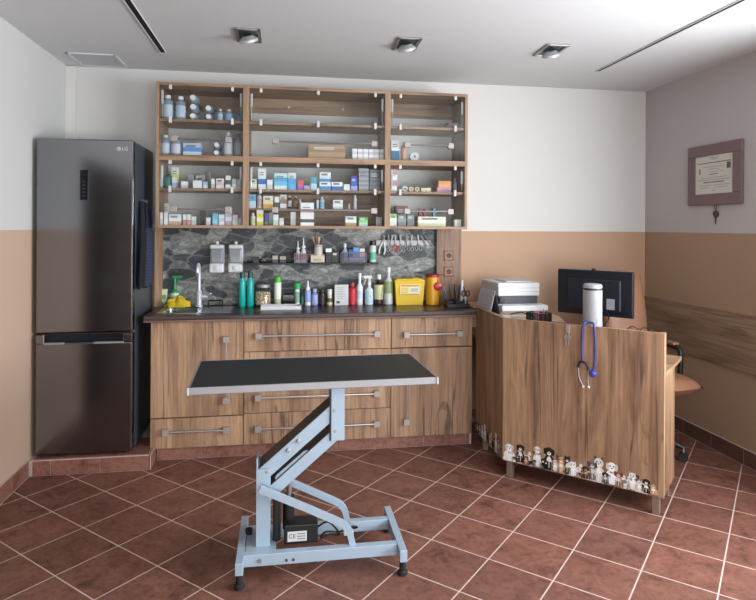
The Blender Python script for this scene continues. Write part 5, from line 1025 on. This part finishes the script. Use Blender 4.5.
for q in (-1, 1):
    MB().tube([(q*.032+.024*math.cos(a), 0, .020+.018*math.sin(a)) for a in [2*PI*k/18 for k in range(19)]], .0022, BLACK, 8).build('lens_rim', t)
    MB().tube(spline([(q*.057, 0, .026), (q*.06, .06, .022), (q*.055, .11, .006)], 5), .002, BLACK, 8).build('temple', t)
MB().tube(spline([(-.009, 0, .024), (0, -.002, .029), (.009, 0, .024)], 4), .002, BLACK, 8).build('bridge', t)

# ------------------------------------------------------------------ office chair
TAN = mat('#8f654c', .5, var=.08)
ch = thing('office_chair', 'tan office chair with black arms and castors behind the desk', 'chair', (2.435, 3.71, 0), math.radians(5))
def pad(w, d, h, c, bul, tilt=0.):
    m = MB(); vs = []; nx_, ny_ = 14, 14
    for s_ in (1, -1):
        for j in range(ny_+1):
            for i in range(nx_+1):
                u, v = 2*i/nx_-1, 2*j/ny_-1; k = (1-abs(u)**3.5)*(1-abs(v)**3.5); k = max(k, 0)**.5
                sx = math.copysign(abs(u)**.8, u); r_ = (1-.12*v*v, 1-.12*u*u)
                vs.append(Vector((c[0]+u*w/2*r_[0], c[1]+v*d/2*r_[1], c[2]+s_*h/2*k+bul*(u*u)*s_*0)))
    W_ = nx_+1; o2 = W_*(ny_+1); fs = []
    for j in range(ny_):
        for i in range(nx_):
            a = j*W_+i; fs.append([a, a+1, a+W_+1, a+W_]); a += o2; fs.append([a, a+W_, a+W_+1, a+1])
    return m.raw(vs, fs, TAN)
pad(.56, .50, .13, (0, 0, .50), 0).build('seat', ch, sharp=80)
b_ = pad(.36, .66, .10, (0, 0, 0), 0); Tb = Matrix.Translation((0, .25, .90)) @ Matrix.Rotation(math.radians(82), 4, 'X')
b_.v = [tuple(Tb @ Vector(v)) for v in b_.v]; b_.build('backrest', ch, sharp=80)
for q in (-1, 1):
    a = MB().tube(spline([(q*.19, .26, .71), (q*.205, .14, .725), (q*.21, .0, .725), (q*.21, -.045, .71), (q*.21, -.055, .66), (q*.21, -.05, .56), (q*.21, -.03, .46), (q*.10, -.01, .432)], 6), .017, BLACK, 12).build('armrest', ch)
    MB().box(q*.208-.026, q*.208+.026, -.02, .2, .735, .757, TAN, .010).build('arm_pad', a)
MB().bar((0, .10, .43), (0, .27, .62), .06, .018, BLACK, .004, upv=(0, -1, 1)).box(-.11, .11, -.1, .13, .415, .44, BLACK, .006).build('mechanism', ch)
MB().cyl((0, 0, .10), (0, 0, .30), .03, BLACK, 18).cyl((0, 0, .30), (0, 0, .42), .018, CHROME, 16).build('gas_column', ch)
for k in range(5):
    a = math.radians(-39+72*k); d = Vector((math.cos(a), math.sin(a), 0)); e_ = d*.215
    l = MB().tube([d*.02+Vector((0, 0, .125)), d*.15+Vector((0, 0, .112)), e_+Vector((0, 0, .088))], [.028, .022, .015], BLACK, 12).build('star_leg', ch)
    s_ = Vector((-d.y, d.x, 0)); w_ = MB()
    for q in (-1, 1): w_.cyl(e_+Vector((0, 0, .029))+s_*q*.006, e_+Vector((0, 0, .029))+s_*q*.026, .0285, BLACK, 18)
    w_.cyl(e_+Vector((0, 0, .03)), e_+Vector((0, 0, .09)), .007, CHROME, 8); w_.build('caster', l)

# ------------------------------------------------------------------ framed certificate on the right wall
FYA, FYB, FZA, FZB = 3.49, 4.012, 1.695, 2.118; yc, zc = (FYA+FYB)/2, (FZA+FZB)/2
t = thing('framed_certificate', 'certificate in a wide mauve-brown frame on the right wall', 'picture', (XR, yc, zc), 0, world=True); FRM = mat('#71585a', .45)
fw_ = .078; m = MB()
for q in ((FYA, FYB, FZA, FZA+fw_), (FYA, FYB, FZB-fw_, FZB), (FYA, FYA+fw_, FZA+fw_, FZB-fw_), (FYB-fw_, FYB, FZA+fw_, FZB-fw_)): m.box(XR-.024, XR-.0005, *q, FRM, .004)
m.build('frame', t); MB().box(XR-.016, XR-.012, FYA+fw_, FYB-fw_, FZA+fw_, FZB-fw_, mat('#c9c8bf', .5)).build('certificate_paper', t)
m = MB(); INK = mat('#77776f', .6); INK2 = mat('#55534f', .6); y0, y1, z0, z1 = FYA+fw_, FYB-fw_, FZA+fw_, FZB-fw_; w, h = y1-y0, z1-z0; X_ = XR-.0165
for fz, a, b, th_, mm in ((.93, .38, .62, .004, INK), (.89, .42, .58, .003, INK), (.80, .06, .94, .006, INK2), (.70, .2, .8, .003, INK), (.64, .35, .65, .003, INK), (.57, .25, .55, .003, INK), (.50, .38, .62, .006, INK2), (.42, .15, .85, .003, INK), (.36, .08, .92, .003, INK2), (.29, .22, .78, .007, INK2), (.22, .1, .9, .003, INK), (.16, .12, .5, .003, INK), (.16, .62, .88, .003, INK), (.08, .45, .55, .003, INK)):
    m.box(X_, X_+.0004, y0+w*a, y0+w*b, z0+h*fz, z0+h*fz+th_, mm)
m.box(X_, X_+.0004, y0+w*.06, y0+w*.16, z0+h*.62, z0+h*.78, INK2).box(X_, X_+.0004, y0+w*.86, y0+w*.90, z0+h*.52, z0+h*.68, INK); m.build('printed_lines', t)
t = thing('hanging_key', 'dark round pendant with strings hanging below the certificate frame', 'pendant', (XR-.012, 3.735, 1.60), 0, world=True)
DKB = mat('#3a2b30', .5)
MB().tube([(XR-.012, 3.745, 1.6945), (XR-.012, 3.738, 1.655)], .0022, DKB, 6).tube([(XR-.012, 3.722, 1.6945), (XR-.012, 3.732, 1.655)], .0022, DKB, 6).build('string', t)
MB().lathe((XR-.006, 3.735, 1.632), [(0, 0), (.024, 0), (.026, .005), (.022, .010), (0, .011)], DKB, 20, (-1, 0, 0)).build('disc', t)
MB().box(XR-.013, XR-.010, 3.731, 3.737, 1.56, 1.61, DKB).box(XR-.013, XR-.010, 3.738, 3.742, 1.575, 1.61, DKB).build('tassel', t)

# ------------------------------------------------------------------ light: daylight through the side window, added fill through the front opening
def area(name, loc, rot, sx, sy, power, color):
    l = bpy.data.lights.new(name, 'AREA'); l.shape = 'RECTANGLE'; l.size = sx; l.size_y = sy; l.energy = power; l.color = color
    o = bpy.data.objects.new(name, l); col.objects.link(o); o.location = loc; o.rotation_euler = rot; return o
area('window_and_fill_light', (XR+.12, (WY0+WY1)/2, (WZ0+WZ1)/2), (0, PI/2, 0), WZ1-WZ0, WY1-WY0, 262, (.93, .965, 1.))
area('window_and_fill_light', ((FX0+FX1)/2, YF-.12, (FZ0+FZ1)/2), (PI/2, 0, 0), FX1-FX0, FZ1-FZ0, 150, (.95, .975, 1.))  # unseen fill lamp, added to brighten the room from the front
w = bpy.data.worlds.new('sky'); scene.world = w; w.use_nodes = True
sk_ = w.node_tree.nodes.new('ShaderNodeTexSky'); sk_.sky_type = 'NISHITA'; sk_.sun_disc = False; sk_.sun_elevation = .7
w.node_tree.links.new(sk_.outputs[0], w.node_tree.nodes['Background'].inputs[0]); w.node_tree.nodes['Background'].inputs[1].default_value = .12
scene.view_settings.view_transform = 'Standard'; scene.view_settings.look = 'None'; scene.view_settings.exposure = 0; scene.view_settings.gamma = 1
for o in list(bpy.data.objects):
    if '_o' in o: del o['_o']
